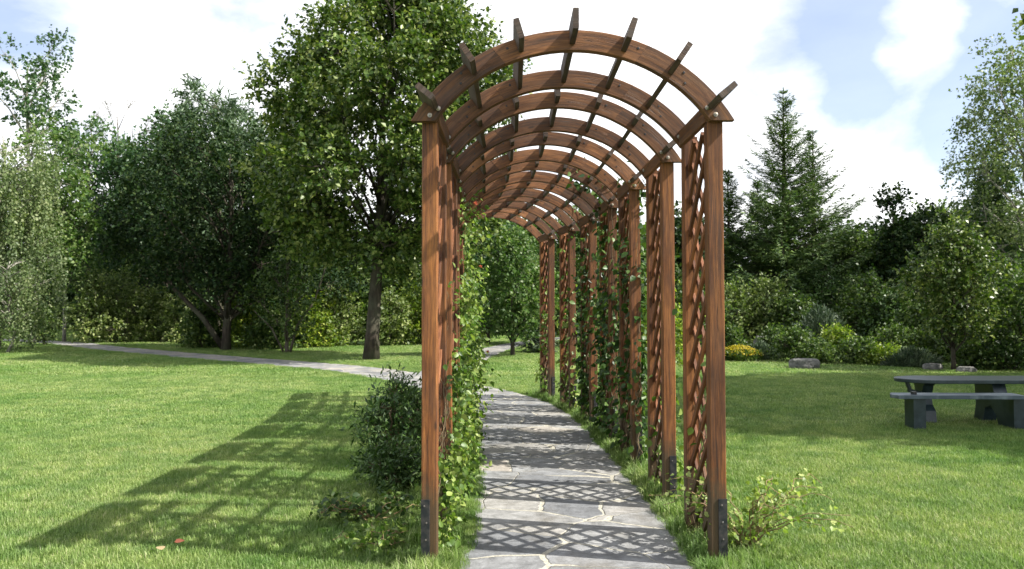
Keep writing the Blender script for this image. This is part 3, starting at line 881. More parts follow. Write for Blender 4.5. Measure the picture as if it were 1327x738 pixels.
broadleaf('tall_sparse_tree', 'tall thin pale trunked tree with tufted top at the left edge', 'tree', XP(46, 36), 36, 14.4, 9.8, 2.2, M['aspen'], M['bark_pale'],
          .16, 9, 420, 9, .18, .34, 'vase', seed=68, twl=.5, lean=(-.16, 0), gaps=.3)
broadleaf('tall_sparse_tree', 'slanting pale trunked tree with thin top next to the tall tufted one', 'tree', XP(42, 33), 33, 9.6, 4.0, 1.9, M['poplar'], M['bark_pale'],
          .10, 10, 800, 9, .16, .4, 'vase', seed=69, twl=.5, lean=(.28, 0), gaps=.25)
broadleaf('bare_tree', 'leafless grey tree showing above the aspens', 'tree', XP(150, 45), 45, 14.2, 8, 2.6, M['aspen'], M['bark'],
          .12, 12, 10, 5, .1, .4, 'vase', seed=70, bare=True)
weeping('weeping_birch', 'pale green weeping birch filling the left edge', XP(-2, 28), 28, 8.2, 2.3, M['willow'], M['bark_pale'], 620, 71, .10)
weeping('weeping_birch', 'smaller weeping birch hanging to the lawn at the far left', XP(12, 25.5), 25.5, 3.2, 1.0, M['willow'], M['bark_pale'], 260, 72, .08, trunk_r=.05, zmin=.12)
broadleaf('garden_shrub', 'little round dark shrub alone on the lawn at the left', 'shrub', XP(58, 31), 31, 1.45, .25, .6, M['bush_mid'], M['bark'],
          .04, 9, 320, 8, .09, .45, 'round', seed=73, twl=.2)
broadleaf('young_tree', 'yellow green young tree behind the weeping birch', 'tree', XP(84, 34), 34, 6.2, 2.6, 1.5, M['poplar'], M['bark_pale'],
          .07, 12, 700, 9, .15, .42, 'round', seed=74, twl=.4, gaps=.1)

# bushes along the left treeline
BL = [ # px, D, top py, radius m, material, label
 (122, 33, 350, 1.0, 'bush_pale', 'pale silvery bush, leftmost of the row below the aspens'),
 (160, 33.5, 345, 1.3, 'bush_pale', 'tallest pale silvery bush of the row below the aspens'),
 (200, 34, 372, .9, 'bush_pale', 'pale silvery bush right of the tallest one in the left row'),
 (236, 33.2, 385, .8, 'bush_pale', 'pale bush in front of the leaning limb of the dark tree'),
 (262, 28.5, 395, .8, 'bush_mid', 'low mid green bush at the foot of the leaning limb'),
 (322, 29, 375, 1.2, 'bush_yellow', 'yellow green bush right behind the trunk of the dark branching tree'),
 (352, 27.5, 398, .7, 'bush_mid', 'small bush right of the trunk of the dark branching tree'),
 (405, 29, 385, 1.0, 'bush_yellow', 'sunlit yellow green bush halfway between the two big trunks'),
 (440, 30, 372, 1.2, 'bush_pale', 'pale bush left behind the maple trunk'),
 (505, 30, 378, 1.0, 'bush_pale', 'pale bush just right of the maple trunk'),
 (540, 31, 372, 1.2, 'bush_yellow', 'yellow green bush beside the front left pergola post'),
 (592, 33, 380, 1.3, 'bush_mid', 'mid green bush seen behind the vines of the left posts')]
for i, (px, D, py, r, mt, lb) in enumerate(BL):
    broadleaf('garden_bush', lb, 'bush', XP(px, D), D, ZP(py, D), .05, r, M[mt], M['bark'], .04, 12, 750, 8, .11, .45, 'dome', seed=80+i,
              twl=.35, stems=5, spread=.7, group='bushes along the left treeline', gaps=.05)
broadleaf('open_shrub', 'open shrub with slanting bare stems left of the maple trunk', 'shrub', XP(372, 25.5), 25.5, ZP(325, 25.5), .7, 1.25, M['bush_mid'], M['bark'],
          .06, 11, 420, 8, .11, .38, 'vase', seed=95, twl=.4, gaps=.2,
          extra_stems=[([(.1, 0, 0), (.35, 0, .9), (.9, 0, 1.7), (1.3, 0, 2.9)], .05), ([(-.1, 0, 0), (-.5, 0, .8), (-1.1, 0, 1.4)], .04)])

# seen through the arches
broadleaf('young_tree', 'light green young tree on the lawn seen through the last arch', 'tree', XP(664, 23.5), 23.5, 3.7, .75, 1.25, M['poplar'], M['bark_dark'],
          .06, 16, 1300, 9, .10, .40, 'round', seed=101, twl=.3)
broadleaf('young_tree', 'taller green tree behind the light one seen through the last arch', 'tree', XP(632, 31), 31, 5.6, 1.0, 1.9, M['aspen'], M['bark_dark'],
          .08, 16, 1300, 9, .14, .4, 'round', seed=102, twl=.4)
spruce('small_pine', 'small dark blue green pine left of the far right posts', XP(697, 25), 25, 1.75, .75, M['grey_pine'], 103, .1, 1, up=.25, size=.14)
broadleaf('young_tree', 'leafy tree right of the light one, behind the far right posts', 'tree', XP(745, 30), 30, 5.0, .6, 1.8, M['bush_mid'], M['bark_dark'],
          .08, 14, 1200, 9, .13, .42, 'round', seed=104, twl=.4)
broadleaf('garden_bush', 'bright bush on the lawn behind the vine covered right posts', 'bush', XP(840, 20), 20, 2.3, .05, 1.2, M['bush_yellow'], M['bark'],
          .04, 10, 700, 8, .09, .45, 'dome', seed=105, stems=4, twl=.3)
broadleaf('garden_bush', 'mid green bush behind the front right lattice', 'bush', XP(893, 25), 25, 2.6, .05, 1.5, M['bush_mid'], M['bark'],
          .04, 10, 800, 8, .10, .45, 'dome', seed=106, stems=4, twl=.3)

# right side
spruce('spruce_tree', 'tallest spruce with a long thin leader on the right', XP(1018, 30), 30, ZP(112, 30), 3.8, M['spruce'], 111, .5, 1.25, size=.19)
spruce('spruce_tree', 'slightly shorter spruce right beside the tallest one', XP(1056, 31), 31, ZP(163, 31), 3.2, M['spruce'], 112, .5, 1.15, size=.19)
spruce('spruce_tree', 'dark spruce nearest the front right pergola post', XP(945, 31), 31, ZP(215, 31), 2.2, M['spruce'], 113, .3, 1.2, size=.22)
spruce('spruce_tree', 'dark spruce between the pergola and the tallest spruce', XP(983, 33), 33, ZP(228, 33), 2.2, M['spruce'], 114, .3, 1.2, size=.22)
broadleaf('aspen_tree', 'slender dark leafed tree with bare top in the middle of the right side', 'tree', XP(1160, 29), 29, ZP(238, 29), 1.6, 1.15, M['dark_leaf'], M['bark_dark'],
          .06, 14, 420, 9, .16, .40, 'cone', seed=115, twl=.4, gaps=.2)
broadleaf('aspen_tree', 'slender dark leafed tree right of the spruces', 'tree', XP(1112, 30), 30, ZP(300, 30), 1.0, 1.6, M['bush_mid'], M['bark_dark'],
          .06, 14, 900, 9, .13, .42, 'round', seed=116, twl=.4, gaps=.1)
broadleaf('aspen_tree', 'dark tree left of the small lawn tree on the right', 'tree', XP(1203, 28), 28, ZP(268, 28), .8, 1.5, M['dark_leaf'], M['bark_dark'],
          .07, 16, 1000, 9, .14, .4, 'round', seed=117, twl=.4, gaps=.1)
broadleaf('young_tree', 'small lawn tree with a thin dark trunk beyond the picnic table', 'tree', XP(1234, 17.8), 17.8, ZP(285, 17.8), ZP(430, 17.8), 1.05, M['maple'], M['bark_dark'],
          .045, 22, 1300, 9, .085, .38, 'round', seed=118, twl=.26, gaps=.1)
broadleaf('birch_tree', 'tall grey green birch at the right edge', 'tree', XP(1335, 26), 26, ZP(45, 26), 2.0, 2.3, M['willow'], M['bark_pale'],
          .13, 26, 2200, 10, .11, .36, 'column', seed=119, twl=.5, droop=.35, gaps=.12)
broadleaf('birch_tree', 'second birch with drooping twigs left of the tall one at the right edge', 'tree', XP(1290, 27.5), 27.5, ZP(185, 27.5), 1.2, 1.6, M['aspen'], M['bark_pale'],
          .09, 18, 1400, 10, .11, .38, 'cone', seed=120, twl=.4, droop=.3, gaps=.1)
BR = [
 (952, 27, 368, 1.2, 'bush_pale', 'pale leafy bush next to the front right post'),
 (998, 27, 362, 1.3, 'bush_pale', 'pale leafy bush in front of the tallest spruce'),
 (1030, 26, 385, 1.0, 'bush_mid', 'mid green bush left of the grey dwarf pine'),
 (1122, 26, 355, 1.3, 'bush_mid', 'loose green bush right of the grey dwarf pine'),
 (1165, 25, 375, 1.2, 'bush_dark', 'dark bush below the slender bare topped tree'),
 (1200, 23, 380, 1.1, 'bush_mid', 'green bush left behind the small lawn tree'),
 (1270, 22, 350, 1.5, 'bush_dark', 'dark bush right behind the small lawn tree'),
 (1310, 20, 335, 1.5, 'bush_mid', 'large green bush at the right edge behind the picnic table'),
 (1345, 18, 350, 1.4, 'bush_mid', 'green bush cut by the right edge of the view'),
 (925, 33, 330, 1.8, 'bush_dark', 'tall dark bush showing between the two front right posts'),
 (1068, 28, 345, 1.5, 'bush_dark', 'dark bush filling the gap behind the grey dwarf pine'),
 (1240, 25, 320, 1.6, 'bush_dark', 'tall dark bush behind the small lawn tree')]
for i, (px, D, py, r, mt, lb) in enumerate(BR):
    broadleaf('garden_bush', lb, 'bush', XP(px, D), D, ZP(py, D), .05, r, M[mt], M['bark_dark'], .04, 12, 850, 8, .10, .45, 'dome', seed=130+i,
              twl=.35, stems=5, spread=.8, group='bushes of the right border')
# low planting of the rock garden
sheet('planting_bed', [(5.2, 19.2), (6.6, 18.2), (8.4, 18.6), (10.2, 18.4), (12.5, 17.0), (16, 15.8), (26, 14.5), (32, 40), (6, 40), (5.0, 28)], GZ+.006, M['soil'])
LOW = [ # px, D, h, r, mat, leafsize, label
 (1066, 23.5, 1.55, .95, 'grey_pine', .13, 'grey green dwarf pine mound behind the yellow green shrub', 1),
 (1030, 20.6, .85, .6, 'bush_mid', .07, 'feathery green shrub left of the yellow green one', 0),
 (1082, 21.3, .85, .55, 'bush_yellow', .08, 'bright yellow green shrub in the rock garden', 0),
 (1058, 19.9, .5, .5, 'bush_mid', .07, 'low green mound just behind the flat grey rock', 0),
 (1112, 19.7, .55, .6, 'bush_mid', .07, 'low green mound right of the yellow green shrub', 0),
 (1145, 19.3, .35, .6, 'bush_yellow', .06, 'flat yellowish ground shrub in the middle of the bed edge', 0),
 (1180, 18.9, .45, .7, 'grey_pine', .1, 'spreading juniper at the bed edge behind the picnic table end', 1),
 (1160, 21.0, .9, .8, 'bush_mid', .08, 'fan shaped green shrub below the slender tree', 0),
 (1205, 20.5, .7, .7, 'bush_mid', .08, 'green shrub behind the spreading juniper', 0),
 (1265, 18.2, .45, .7, 'bush_mid', .07, 'low shrub right of the small lawn tree trunk', 0),
 (1305, 17.8, .5, .8, 'bush_dark', .07, 'dark low shrub at the right end of the bed', 0),
 (985, 21.5, .5, .5, 'grey_pine', .1, 'small juniper right of the yellow flowers', 1),
 (1006, 22.5, .8, .6, 'bush_mid', .08, 'green shrub behind the small juniper', 0),
 (945, 23.5, .8, .6, 'bush_mid', .08, 'green shrub behind the yellow flowers', 0)]
for i, (px, D, h, r, mt, ls, lb, con) in enumerate(LOW):
    if con:
        g = np.random.default_rng(200+i); root = empty('dwarf_conifer', (XP(px, D), D, GZ), 0, lb, 'shrub', 'low shrubs of the rock garden')
        n = 5200; d = rand_dirs(n, g); d[:, 2] = np.abs(d[:, 2])
        bump = np.array([.82 + .35*mnoise.noise((q[0]*2.5, q[1]*2.5, q[2]*2.5+i)) for q in d])
        rad = (.55 + .45*g.random(n)**.5)*bump
        P = d*rad[:, None]*np.array([r, r, h]); P[:, 2] = np.maximum(P[:, 2], .02)
        leaves_mesh('foliage', M[mt], P, unit(d + g.normal(size=(n, 3))*.45 + np.array([0, 0, .4])), rand_dirs(n, g), ls*(.6+.8*g.random(n)), NEEDLE, root, g.random(n))
        mb = MB()
        for k in range(14):
            e = Vector(d[k])*.7; e = Vector((e.x*r, e.y*r, e.z*h)); mb.tube([(0, 0, -.02), e*.5, e], [.02, .012, .004], 5)
        mb.build('stems', M['bark_dark'], root, True)
    else:
        broadleaf('low_shrub', lb, 'shrub', XP(px, D), D, h, .02, r, M[mt], M['bark_dark'], .02, 8, 420, 8, ls, .5, 'dome', seed=210+i,
                  twl=.2, stems=5, group='low shrubs of the rock garden')
def flowerbed(label, x, y, r, n, seed):
    g = np.random.default_rng(seed); root = empty('flower_clump', (x, y, GZ), 0, label, 'flowers')
    a = g.random(n)*6.283; q = np.sqrt(g.random(n))*r
    P = np.stack([np.cos(a)*q, np.sin(a)*q*.7, .16 + .22*(1-(q/r)**2) + g.random(n)*.06], 1)
    leaves_mesh('blossom', M['flower_yellow'], P, rand_dirs(n, g)*np.array([1, 1, .3]), np.array([0, 0, 1.]) + g.normal(size=(n, 3))*.3, .06, KITE, root)
    m = n*2; a = g.random(m)*6.283; q = np.sqrt(g.random(m))*r
    P = np.stack([np.cos(a)*q, np.sin(a)*q*.7, g.random(m)*.25], 1)
    leaves_mesh('foliage', M['bush_mid'], P, np.array([0, 0, 1.]) + g.normal(size=(m, 3))*.4, rand_dirs(m, g), .12, SLIM, root)
flowerbed('clump of yellow flowers in the bed right of the front right post', XP(957, 21), 21, .62, 900, 230)

# rocks
def rock(label, x, y, sx, sy, sz, seed, rz=0):
    import bmesh
    bm = bmesh.new(); bmesh.ops.create_icosphere(bm, subdivisions=4, radius=1)
    for v in bm.verts:
        c = v.co.copy()
        # flattened planes
        for k in range(7):
            d = Vector((mnoise.noise((seed, k, 0)), mnoise.noise((seed, k, 5)), mnoise.noise((seed, k, 9)))).normalized()
            lim = .62 + .25*abs(mnoise.noise((seed+3, k, 2)))
            e = c.dot(d)
            if e > lim: c -= d*(e-lim)
        c += c.normalized()*(.10*mnoise.noise(c*2+Vector((seed, 0, 0))) + .04*mnoise.noise(c*7))
        c.z = min(c.z, .62 + .03*mnoise.noise(c*4))
        v.co = (c.x*sx, c.y*sy, c.z*sz)
    me = bpy.data.meshes.new('rock'); bm.to_mesh(me); bm.free(); me.materials.append(M['rock'])
    me.polygons.foreach_set('use_smooth', [False]*len(me.polygons))
    o = bpy.data.objects.new('rock', me); col.objects.link(o); o.location = (x, y, GZ + sz*.32); o.rotation_euler = (0, 0, rz)
    tag(o, label, 'rock', 'rocks of the rock garden')
rock('flat topped pale grey rock at the lawn edge of the rock garden', XP(1041, 18.4), 18.4, .38, .3, .25, 3, .2)
rock('grey boulder among the shrubs above the yellow flowers', XP(995, 25.2), 25.2, .5, .35, .55, 8, .1)
rock('brown stone below the spreading juniper', XP(1207, 17.9), 17.9, .22, .2, .16, 17, .3)
rock('stone at the foot of the small lawn tree', XP(1250, 17.3), 17.3, .24, .2, .13, 19, .9)

# ------------------------------------------------------------------ trees beyond
g0 = random.Random(77)
far = []
FB = [(20, 52, 250, 3.4, 'aspen', 'green tree of the far row seen behind the weeping birch'),
 (85, 55, 300, 3.2, 'bush_mid', 'far tree above the distant lawn at the left'),
 (130, 50, 290, 3.0, 'dark_leaf', 'far dark tree behind the silvery bushes'),
 (190, 52, 270, 3.2, 'bush_mid', 'far tree behind the tallest silvery bush'),
 (250, 48, 260, 3.4, 'dark_leaf', 'far dark tree behind the leaning limb'),
 (320, 46, 290, 3.2, 'bush_mid', 'far tree behind the trunk of the dark branching tree'),
 (385, 44, 300, 3.0, 'aspen', 'far tree showing through the gap left of the maple trunk'),
 (440, 46, 310, 2.8, 'dark_leaf', 'far dark tree just left of the maple trunk'),
 (510, 44, 320, 2.8, 'bush_mid', 'far tree just right of the maple trunk'),
 (570, 45, 280, 3.0, 'dark_leaf', 'far dark tree behind the front left post'),
 (635, 44, 265, 3.0, 'dark_leaf', 'far dark tree seen under the last arch'),
 (690, 42, 285, 2.8, 'bush_mid', 'far tree seen right of the last arch'),
 (760, 42, 285, 2.8, 'dark_leaf', 'far tree behind the vines of the right posts'),
 (820, 40, 300, 2.6, 'bush_mid', 'far tree between the third and second right posts'),
 (885, 41, 280, 2.8, 'dark_leaf', 'far dark tree behind the front right lattice'),
 (1085, 40, 300, 2.6, 'bush_mid', 'far tree right of the spruces'),
 (1150, 40, 285, 2.6, 'dark_leaf', 'far dark tree behind the slender bare topped tree'),
 (1215, 40, 270, 2.8, 'bush_mid', 'far tree behind the small lawn tree'),
 (1280, 40, 255, 2.8, 'dark_leaf', 'far dark tree behind the second birch'),
 (1345, 40, 260, 3.0, 'bush_mid', 'far tree at the right edge')]
for i, (px, D, py, r, mt, lb) in enumerate(FB):
    broadleaf('distant_tree', lb, 'tree', XP(px, D), D, ZP(py, D), .3, r, M[mt], M['bark_dark'], .12, 16, 1300, 8, .24, .42, 'round', seed=300+i,
              twl=.6, group='trees beyond the garden')
# far-off wood closing the view
def far_wood():
    g = np.random.default_rng(400); n = 70000
    a = g.uniform(-1.15, 1.15, n)
    rr = g.uniform(68, 78, n)
    top = np.array([5.0 + 2.6*mnoise.noise((t*16, 0, 3)) + 1.2*mnoise.noise((t*60, 2, 3)) for t in a])
    z = top*np.sqrt(g.random(n))
    P = np.stack([np.sin(a)*rr, np.cos(a)*rr, z], 1)
    o = leaves_mesh('distant_wood', M['bush_mid'], P, rand_dirs(n, g), rand_dirs(n, g)+np.array([0, -.3, .5]), .6*(.6+.8*g.random(n)), KITE, None, g.random(n))
    tag(o, 'far off wood closing the view behind the garden trees', 'wood', None, 'stuff')
far_wood()

# trees right of the view whose shade lies on the right lawn
SH = [(10.6, 9.3, 9.2, 2.9, 'tall tree right of the view, nearest to the picnic table'),
      (12.3, 8.3, 7.8, 2.4, 'tree right of the view behind the one nearest to the picnic table'),
      (12.3, 12.4, 9.6, 2.8, 'tree right of the view shading the lawn before the rock garden'),
      (14.6, 13.6, 8.0, 2.6, 'tree right of the view at the end of the planted border')]
for i, (x, y, H, r, lb) in enumerate(SH):
    broadleaf('shade_tree', lb, 'tree', x, y, H, H*.32, r, M['maple'], M['bark'], .16, 26, 2600, 9, .17, .38, 'round', seed=420+i, twl=.45,
              group='trees shading the right lawn', gaps=.05)

# ------------------------------------------------------------------ picnic table
tx, ty = XP(1262, 10.0), 9.9
table = empty('picnic_table', (tx, ty, 0), R_(-3), 'low dark green picnic table with rounded end and bench on the right lawn', 'table')
def slab(mb, outline, z0, z1, ch=.006):
    n = len(outline)
    cxm = sum(p[0] for p in outline)/n; cym = sum(p[1] for p in outline)/n
    def ring(z, s):
        out = []
        for (a, b) in outline:
            d = Vector((a-cxm, b-cym)); L = d.length; d = d*((L-s)/L)
            out.append((cxm+d.x, cym+d.y, z))
        return out
    vs = ring(z0, ch) + ring(z0+ch, 0) + ring(z1-ch, 0) + ring(z1, ch)
    fs = [list(range(n))[::-1], [3*n+k for k in range(n)]]
    for r in range(3):
        for k in range(n):
            k2 = (k+1) % n; fs.append([r*n+k, r*n+k2, (r+1)*n+k2, (r+1)*n+k])
    mb.add(vs, fs)
mb = MB()
# top: elongated, broad round left end, narrowing a little to the right
ol = []
for k in range(25):
    a = math.pi/2 + math.pi*k/24
    ol.append((-.60 + .46*math.cos(a), .34*math.sin(a)))
ol += [(.2, -.33), (1.0, -.34), (1.5, -.30), (1.62, -.12), (1.62, .12), (1.5, .30), (1.0, .34), (.2, .33)]
slab(mb, ol, .405, .45)
mb.build('tabletop', M['table_paint'], table)
def leg_mesh(prof, x0, x1):
    mb = MB(); n = len(prof)
    vs = [(x0, p[0], p[1]) for p in prof] + [(x1, p[0], p[1]) for p in prof]
    fs = [list(range(n)), [n+k for k in range(n)][::-1]] + [[k, n+k, n+(k+1) % n, (k+1) % n] for k in range(n)]
    mb.add(vs, fs); return mb
ped = [(-.20, -.14), (.20, -.14), (.17, .05), (.09, .12), (.07, .22), (.12, .36), (.2, .404), (-.2, .404), (-.12, .36), (-.07, .22), (-.09, .12), (-.17, .05)]
leg_mesh(ped, -.77, -.64).build('leg', M['table_paint'], table)
leg_mesh([(-.66, -.14), (-.34, -.14), (-.28, .03), (-.16, .12), (-.04, .08), (.02, -.14), (.24, -.14), (.17, .1), (.2, .404), (-.2, .404), (-.26, .268), (-.66, .268)], .03, .19).build('leg', M['table_paint'], table)
leg_mesh(ped, 1.30, 1.42).build('leg', M['table_paint'], table)
mb = MB(); mb.board((-.94, -.05, .404), (-.90, -.05, .30), (0, 1, 0), (1, 0, 0), .05, .04); mb.board((-.925, -.05, .30), (-.70, -.05, .24), (0, 1, 0), (0, 0, 1), .048, .05); mb.build('brace', M['table_paint'], table)
mb = MB(); slab(mb, [(-1.36, -.79), (-1.41, -.66), (-1.34, -.50), (.10, -.50), (.10, -.79)], .270, .315)
seat = mb.build('seat', M['seat_board'], table)
mb = MB(); mb.board((-1.15, -.70, .3155), (-1.15, -.70, .35), (1, 0, 0), (0, 1, 0), .05, .06, .006); mb.build('clamp', M['black_metal'], seat)
leg_mesh([(-.76, -.14), (-.52, -.14), (-.52, .268), (-.76, .268)], -1.18, -1.04).build('leg', M['table_paint'], table)

# ------------------------------------------------------------------ grass
def blade_patch(name, n, r, h, w, seed, lean=1.0):
    g = np.random.default_rng(seed)
    a = g.random(n)*6.283; q = np.sqrt(g.random(n))*r
    B = np.stack([np.cos(a)*q, np.sin(a)*q, np.zeros(n)-.005], 1)
    yaw = g.random(n)*6.283; W = np.stack([np.cos(yaw), np.sin(yaw), np.zeros(n)], 1)
    F = np.stack([-np.sin(yaw), np.cos(yaw), np.zeros(n)], 1)
    hh = h*(.55+.75*g.random(n)); l = lean*(.12+.88*g.random(n)**1.1); ww = w*(.7+.6*g.random(n))
    up = np.array([0, 0, 1.])
    m1 = B + up*(hh*.55*(1-.15*l))[:, None] + F*(hh*.22*l)[:, None]
    tp = B + up*(hh*(1-.45*l))[:, None] + F*(hh*.9*l)[:, None]
    V = np.stack([B-W*(ww/2)[:, None], B+W*(ww/2)[:, None], m1-W*(ww*.42)[:, None], m1+W*(ww*.42)[:, None], tp], 1).reshape(-1, 3)
    me = bpy.data.meshes.new(name); me.vertices.add(len(V)); me.vertices.foreach_set('co', V.astype(np.float32).ravel())
    base = (np.arange(n)*5)[:, None]
    L = np.concatenate([base+np.array([[0, 1, 3, 2]]), base+np.array([[2, 3, 4]])], 1).ravel()
    me.loops.add(len(L)); me.loops.foreach_set('vertex_index', L.astype(np.int32))
    lt = np.tile([4, 3], n); ls = np.concatenate([[0], np.cumsum(lt)[:-1]])
    me.polygons.add(len(lt)); me.polygons.foreach_set('loop_start', ls.astype(np.int32)); me.polygons.foreach_set('loop_total', lt.astype(np.int32))
    at = me.attributes.new('rnd', 'FLOAT', 'FACE'); at.data.foreach_set('value', np.repeat(g.random(n), 2).astype(np.float32))
    me.materials.append(M['grass']); me.update(calc_edges=True)
    return bpy.data.objects.new(name, me)

patchcol = bpy.data.collections.new('grass_sources')
srcs = [blade_patch('grass_a', 650, .17, .042, .0033, 501), blade_patch('grass_b', 650, .17, .036, .0033, 502),
        blade_patch('grass_c', 560, .17, .048, .0035, 503), blade_patch('grass_tall', 70, .07, .17, .006, 504, .9)]
for s in srcs: patchcol.objects.link(s)

pc = np.concatenate([path_c, path2_c]); wpc = np.concatenate([np.full(len(path_c), .65), np.full(len(path2_c), .5)])
def path_clear(P):
    out = np.empty(len(P))
    for i in range(0, len(P), 4000):
        d = np.linalg.norm(P[i:i+4000, None, :] - pc[None], axis=2) - wpc[None]
        out[i:i+4000] = d.min(1)
    return out

def grass():
    g = np.random.default_rng(600)
    pos, scl, idx = [], [], []
    def zone(y0, y1, sp, sxy, sz, margin):
        ys = np.arange(y0, y1, sp)
        for y in ys:
            hw = .74*max(y, 2.0) + 1.6
            xs = np.arange(-hw, hw, sp)
            p = np.stack([xs, np.full(len(xs), y)], 1) + g.uniform(-.5, .5, (len(xs), 2))*sp
            k = path_clear(p) > margin
            p = p[k]
            pos.append(p); scl.append(np.stack([np.full(len(p), sxy), np.full(len(p), sxy), sz*(.85+.3*g.random(len(p)))], 1)); idx.append(g.integers(0, 3, len(p)))
    zone(1.2, 9.5, .165, 1.0, 1.15, .10)
    zone(9.5, 17, .26, 1.6, 1.1, .16)
    zone(17, 30, .5, 3.0, 1.3, .35)
    zone(30, 62, 1.1, 6.2, 1.8, .8)
    # narrow strips near the edges of the path that the big patches leave out
    for (y0, y1, sp, s, a, b) in ((1.2, 12, .11, .55, .035, .13), (12, 22, .16, .8, .07, .3), (22, 40, .35, 1.3, .1, .7)):
        for c in (path_c, path2_c):
            for i in range(len(c)-1):
                if not (y0 <= c[i][1] < y1): continue
                d = c[i+1]-c[i]; L = np.linalg.norm(d); d = d/L; nr = np.array([d[1], -d[0]])
                for sd in (-1, 1):
                    for k in range(max(1, int(L/sp))*3):
                        q = c[i] + d*g.random()*L + nr*sd*(.65+g.uniform(a, b))
                        if path_clear(q[None])[0] < a*.8: continue
                        pos.append(q[None]); scl.append(np.array([[s, s, 1.0+.5*g.random()]])); idx.append(g.integers(0, 3, 1))
    # taller uncut tufts along both rows of posts
    for i in range(7):
        o, xr, yf = bayframe(i)
        for sd in (-1, 1):
            m = 125 if i < 3 else 85
            for k in range(m):
                lat = .78 + abs(g.normal())*.13 if g.random() < .6 else .70 + g.random()*.16
                q = o + xr*sd*lat + yf*g.uniform(-.28 if i == 0 else -.1, 1.25)
                if path_clear(q[None, :2])[0] < -.02: continue
                s = g.uniform(.35, .95)
                if q[1] < 4.55: s = g.uniform(.5, .8)
                pos.append(q[None, :2]); scl.append(np.array([[s, s, s]])); idx.append(np.array([3]))
    # scattered longer tufts near the left posts
    for k in range(90):
        q = np.array([-.75 - abs(g.normal())*.28, g.uniform(4.6, 8.5)])
        s = g.uniform(.3, .6); pos.append(q[None]); scl.append(np.array([[s, s, s]])); idx.append(np.array([3]))
    p = np.concatenate(pos); s = np.concatenate(scl); ix = np.concatenate(idx); n = len(p)
    me = bpy.data.meshes.new('grass'); me.vertices.add(n)
    me.vertices.foreach_set('co', np.concatenate([p, np.zeros((n, 1))], 1).astype(np.float32).ravel())
    a = me.attributes.new('scl', 'FLOAT_VECTOR', 'POINT'); a.data.foreach_set('vector', s.astype(np.float32).ravel())
    rot = np.zeros((n, 3)); rot[:, 2] = g.random(n)*6.283
    a = me.attributes.new('rot', 'FLOAT_VECTOR', 'POINT'); a.data.foreach_set('vector', rot.astype(np.float32).ravel())
    a = me.attributes.new('idx', 'INT', 'POINT'); a.data.foreach_set('value', ix.astype(np.int32))
    me.materials.append(M['grass'])
    o = bpy.data.objects.new('grass', me); col.objects.link(o); o.location.z = GZ
    tag(o, 'short mown green grass covering the lawn with longer tufts at the posts', 'grass', None, 'stuff')
    ng = bpy.data.node_groups.new('scatter_grass', 'GeometryNodeTree')
    ng.interface.new_socket('Geometry', in_out='INPUT', socket_type='NodeSocketGeometry')
    ng.interface.new_socket('Geometry', in_out='OUTPUT', socket_type='NodeSocketGeometry')
    N = ng.nodes; gi = N.new('NodeGroupInput'); go = N.new('NodeGroupOutput')
    iop = N.new('GeometryNodeInstanceOnPoints'); ci = N.new('GeometryNodeCollectionInfo')
    ci.inputs['Collection'].default_value = patchcol
    ci.inputs['Separate Children'].default_value = True; ci.inputs['Reset Children'].default_value = True
    def na(nm, t):
        x = N.new('GeometryNodeInputNamedAttribute'); x.data_type = t; x.inputs[0].default_value = nm
        return next(s_ for s_ in x.outputs if s_.enabled and s_.name == 'Attribute')
    L = ng.links
    L.new(gi.outputs[0], iop.inputs['Points']); L.new(ci.outputs[0], iop.inputs['Instance'])
    iop.inputs['Pick Instance'].default_value = True
    L.new(na('idx', 'INT'), iop.inputs['Instance Index'])
    e2r = N.new('FunctionNodeEulerToRotation'); L.new(na('rot', 'FLOAT_VECTOR'), e2r.inputs[0])
    L.new(e2r.outputs[0], iop.inputs['Rotation']); L.new(na('scl', 'FLOAT_VECTOR'), iop.inputs['Scale'])
    L.new(iop.outputs[0], go.inputs[0])
    md = o.modifiers.new('scatter', 'NODES'); md.node_group = ng
    print('grass patches', n)
grass()

# ------------------------------------------------------------------ light
SUN_EL = R_(45.4)
sx, sy = .97, -.24
L_ = math.hypot(sx, sy); sx /= L_; sy /= L_
to_sun = Vector((sx*math.cos(SUN_EL), sy*math.cos(SUN_EL), math.sin(SUN_EL)))
sl = bpy.data.lights.new('sun', 'SUN'); sl.energy = 5.0; sl.angle = R_(.55); sl.color = (1, .955, .88)
so = bpy.data.objects.new('sun', sl); col.objects.link(so)
so.rotation_euler = (-to_sun).to_track_quat('-Z', 'Y').to_euler()

w = bpy.data.worlds.new('World'); scene.world = w; w.use_nodes = True
w.node_tree.nodes.clear(); T = NT(w.node_tree)
out = T.new('ShaderNodeOutputWorld'); bg = T.new('ShaderNodeBackground')
sky = T.new('ShaderNodeTexSky'); sky.sky_type = 'NISHITA'; sky.sun_disc = False
sky.sun_elevation = SUN_EL; sky.sun_rotation = math.atan2(to_sun.x, to_sun.y)
sky.air_density = 1.0; sky.dust_density = 1.2; sky.ozone_density = 1.0; sky.altitude = 200
gen = T.new('ShaderNodeTexCoord').outputs['Generated']
sep = T.new('ShaderNodeSeparateXYZ'); T.link(gen, sep.inputs[0])
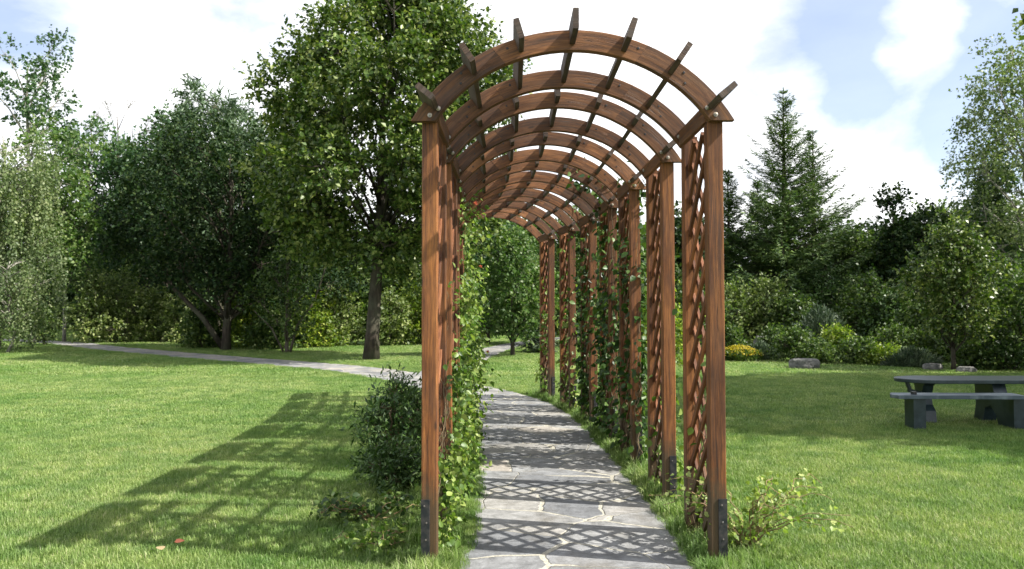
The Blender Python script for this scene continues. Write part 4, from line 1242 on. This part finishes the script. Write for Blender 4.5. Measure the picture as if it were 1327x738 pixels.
# cloud layer: project the direction on a high flat sheet so that clouds shrink towards the horizon
zz = T.math('ADD', T.math('MAXIMUM', sep.outputs[2], 0.0), .16)
cx_ = T.math('DIVIDE', sep.outputs[0], zz); cy_ = T.math('DIVIDE', sep.outputs[1], zz)
cmb = T.new('ShaderNodeCombineXYZ'); T.link(cx_, cmb.inputs[0]); T.link(cy_, cmb.inputs[1])
n1 = T.noise(T.mapping(gen, (1, 1, 1.7), (3.3, 1.2, 0.4)), 3.2, 9, .58, .25)
n2 = T.noise(T.mapping(gen, (1, 1, 1.8), (8.3, 5.2, 0)), 6.5, 6, .55, .2)
def toward(px, py, width, gain):
    d = Vector((px-663.5, 1000, 398-py)).normalized()
    vm = T.new('ShaderNodeVectorMath', operation='DOT_PRODUCT'); T.link(gen, vm.inputs[0]); vm.inputs[1].default_value = d
    mr = T.new('ShaderNodeMapRange'); mr.interpolation_type = 'SMOOTHSTEP'; T.link(vm.outputs['Value'], mr.inputs[0])
    mr.inputs[1].default_value = math.cos(width); mr.inputs[2].default_value = 1.0
    mr.inputs[3].default_value = 0; mr.inputs[4].default_value = gain
    return mr.outputs[0]
f = n1
for (px, py, wd, gn) in ((1060, 70, .13, -.20), (1250, 110, .20, -.24), (1300, 190, .10, -.10), (60, 110, .13, -.10), (20, 10, .08, -.12), (1190, 45, .07, .22),
                         (250, 60, .22, .12), (740, 100, .35, .16), (1130, 230, .20, .16), (1000, 120, .1, .06)):
    f = T.math('ADD', f, toward(px, py, wd, gn))
mask = T.ramp(f, [(.34, .10), (.46, .55), (.54, 1.0)])
shade = T.ramp(n2, [(.35, (5.6, 5.9, 6.5)), (.6, (9.5, 9.5, 9.5))])
skyc = T.mix(.3, sky.outputs[0], (4.6, 5.0, 6.6, 1))
mixc = T.mix(mask, skyc, shade)
T.link(mixc, bg.inputs[0]); bg.inputs[1].default_value = .088
T.link(bg.outputs[0], out.inputs[0])

# ------------------------------------------------------------------ camera
cam = bpy.data.cameras.new('camera'); co = bpy.data.objects.new('camera', cam); col.objects.link(co)
cam.sensor_width = 36; cam.lens = 36*1000/1327; cam.clip_end = 3000; cam.clip_start = .05
co.location = (0, 0, CAMH)
pitch = math.atan(29/1000)
co.rotation_euler = (Matrix.Rotation(math.pi/2 + pitch, 3, 'X') @ Matrix.Rotation(R_(-.15), 3, 'Z')).to_euler()
cam.dof.use_dof = True; cam.dof.focus_distance = 6.5; cam.dof.aperture_fstop = 3.2
scene.camera = co
scene.view_settings.view_transform = 'Standard'; scene.view_settings.look = 'None'
scene.view_settings.exposure = 1.18; scene.view_settings.gamma = 1
scene.render.resolution_x = 1024; scene.render.resolution_y = 569
scene.cycles.max_bounces = 6; scene.cycles.transparent_max_bounces = 4
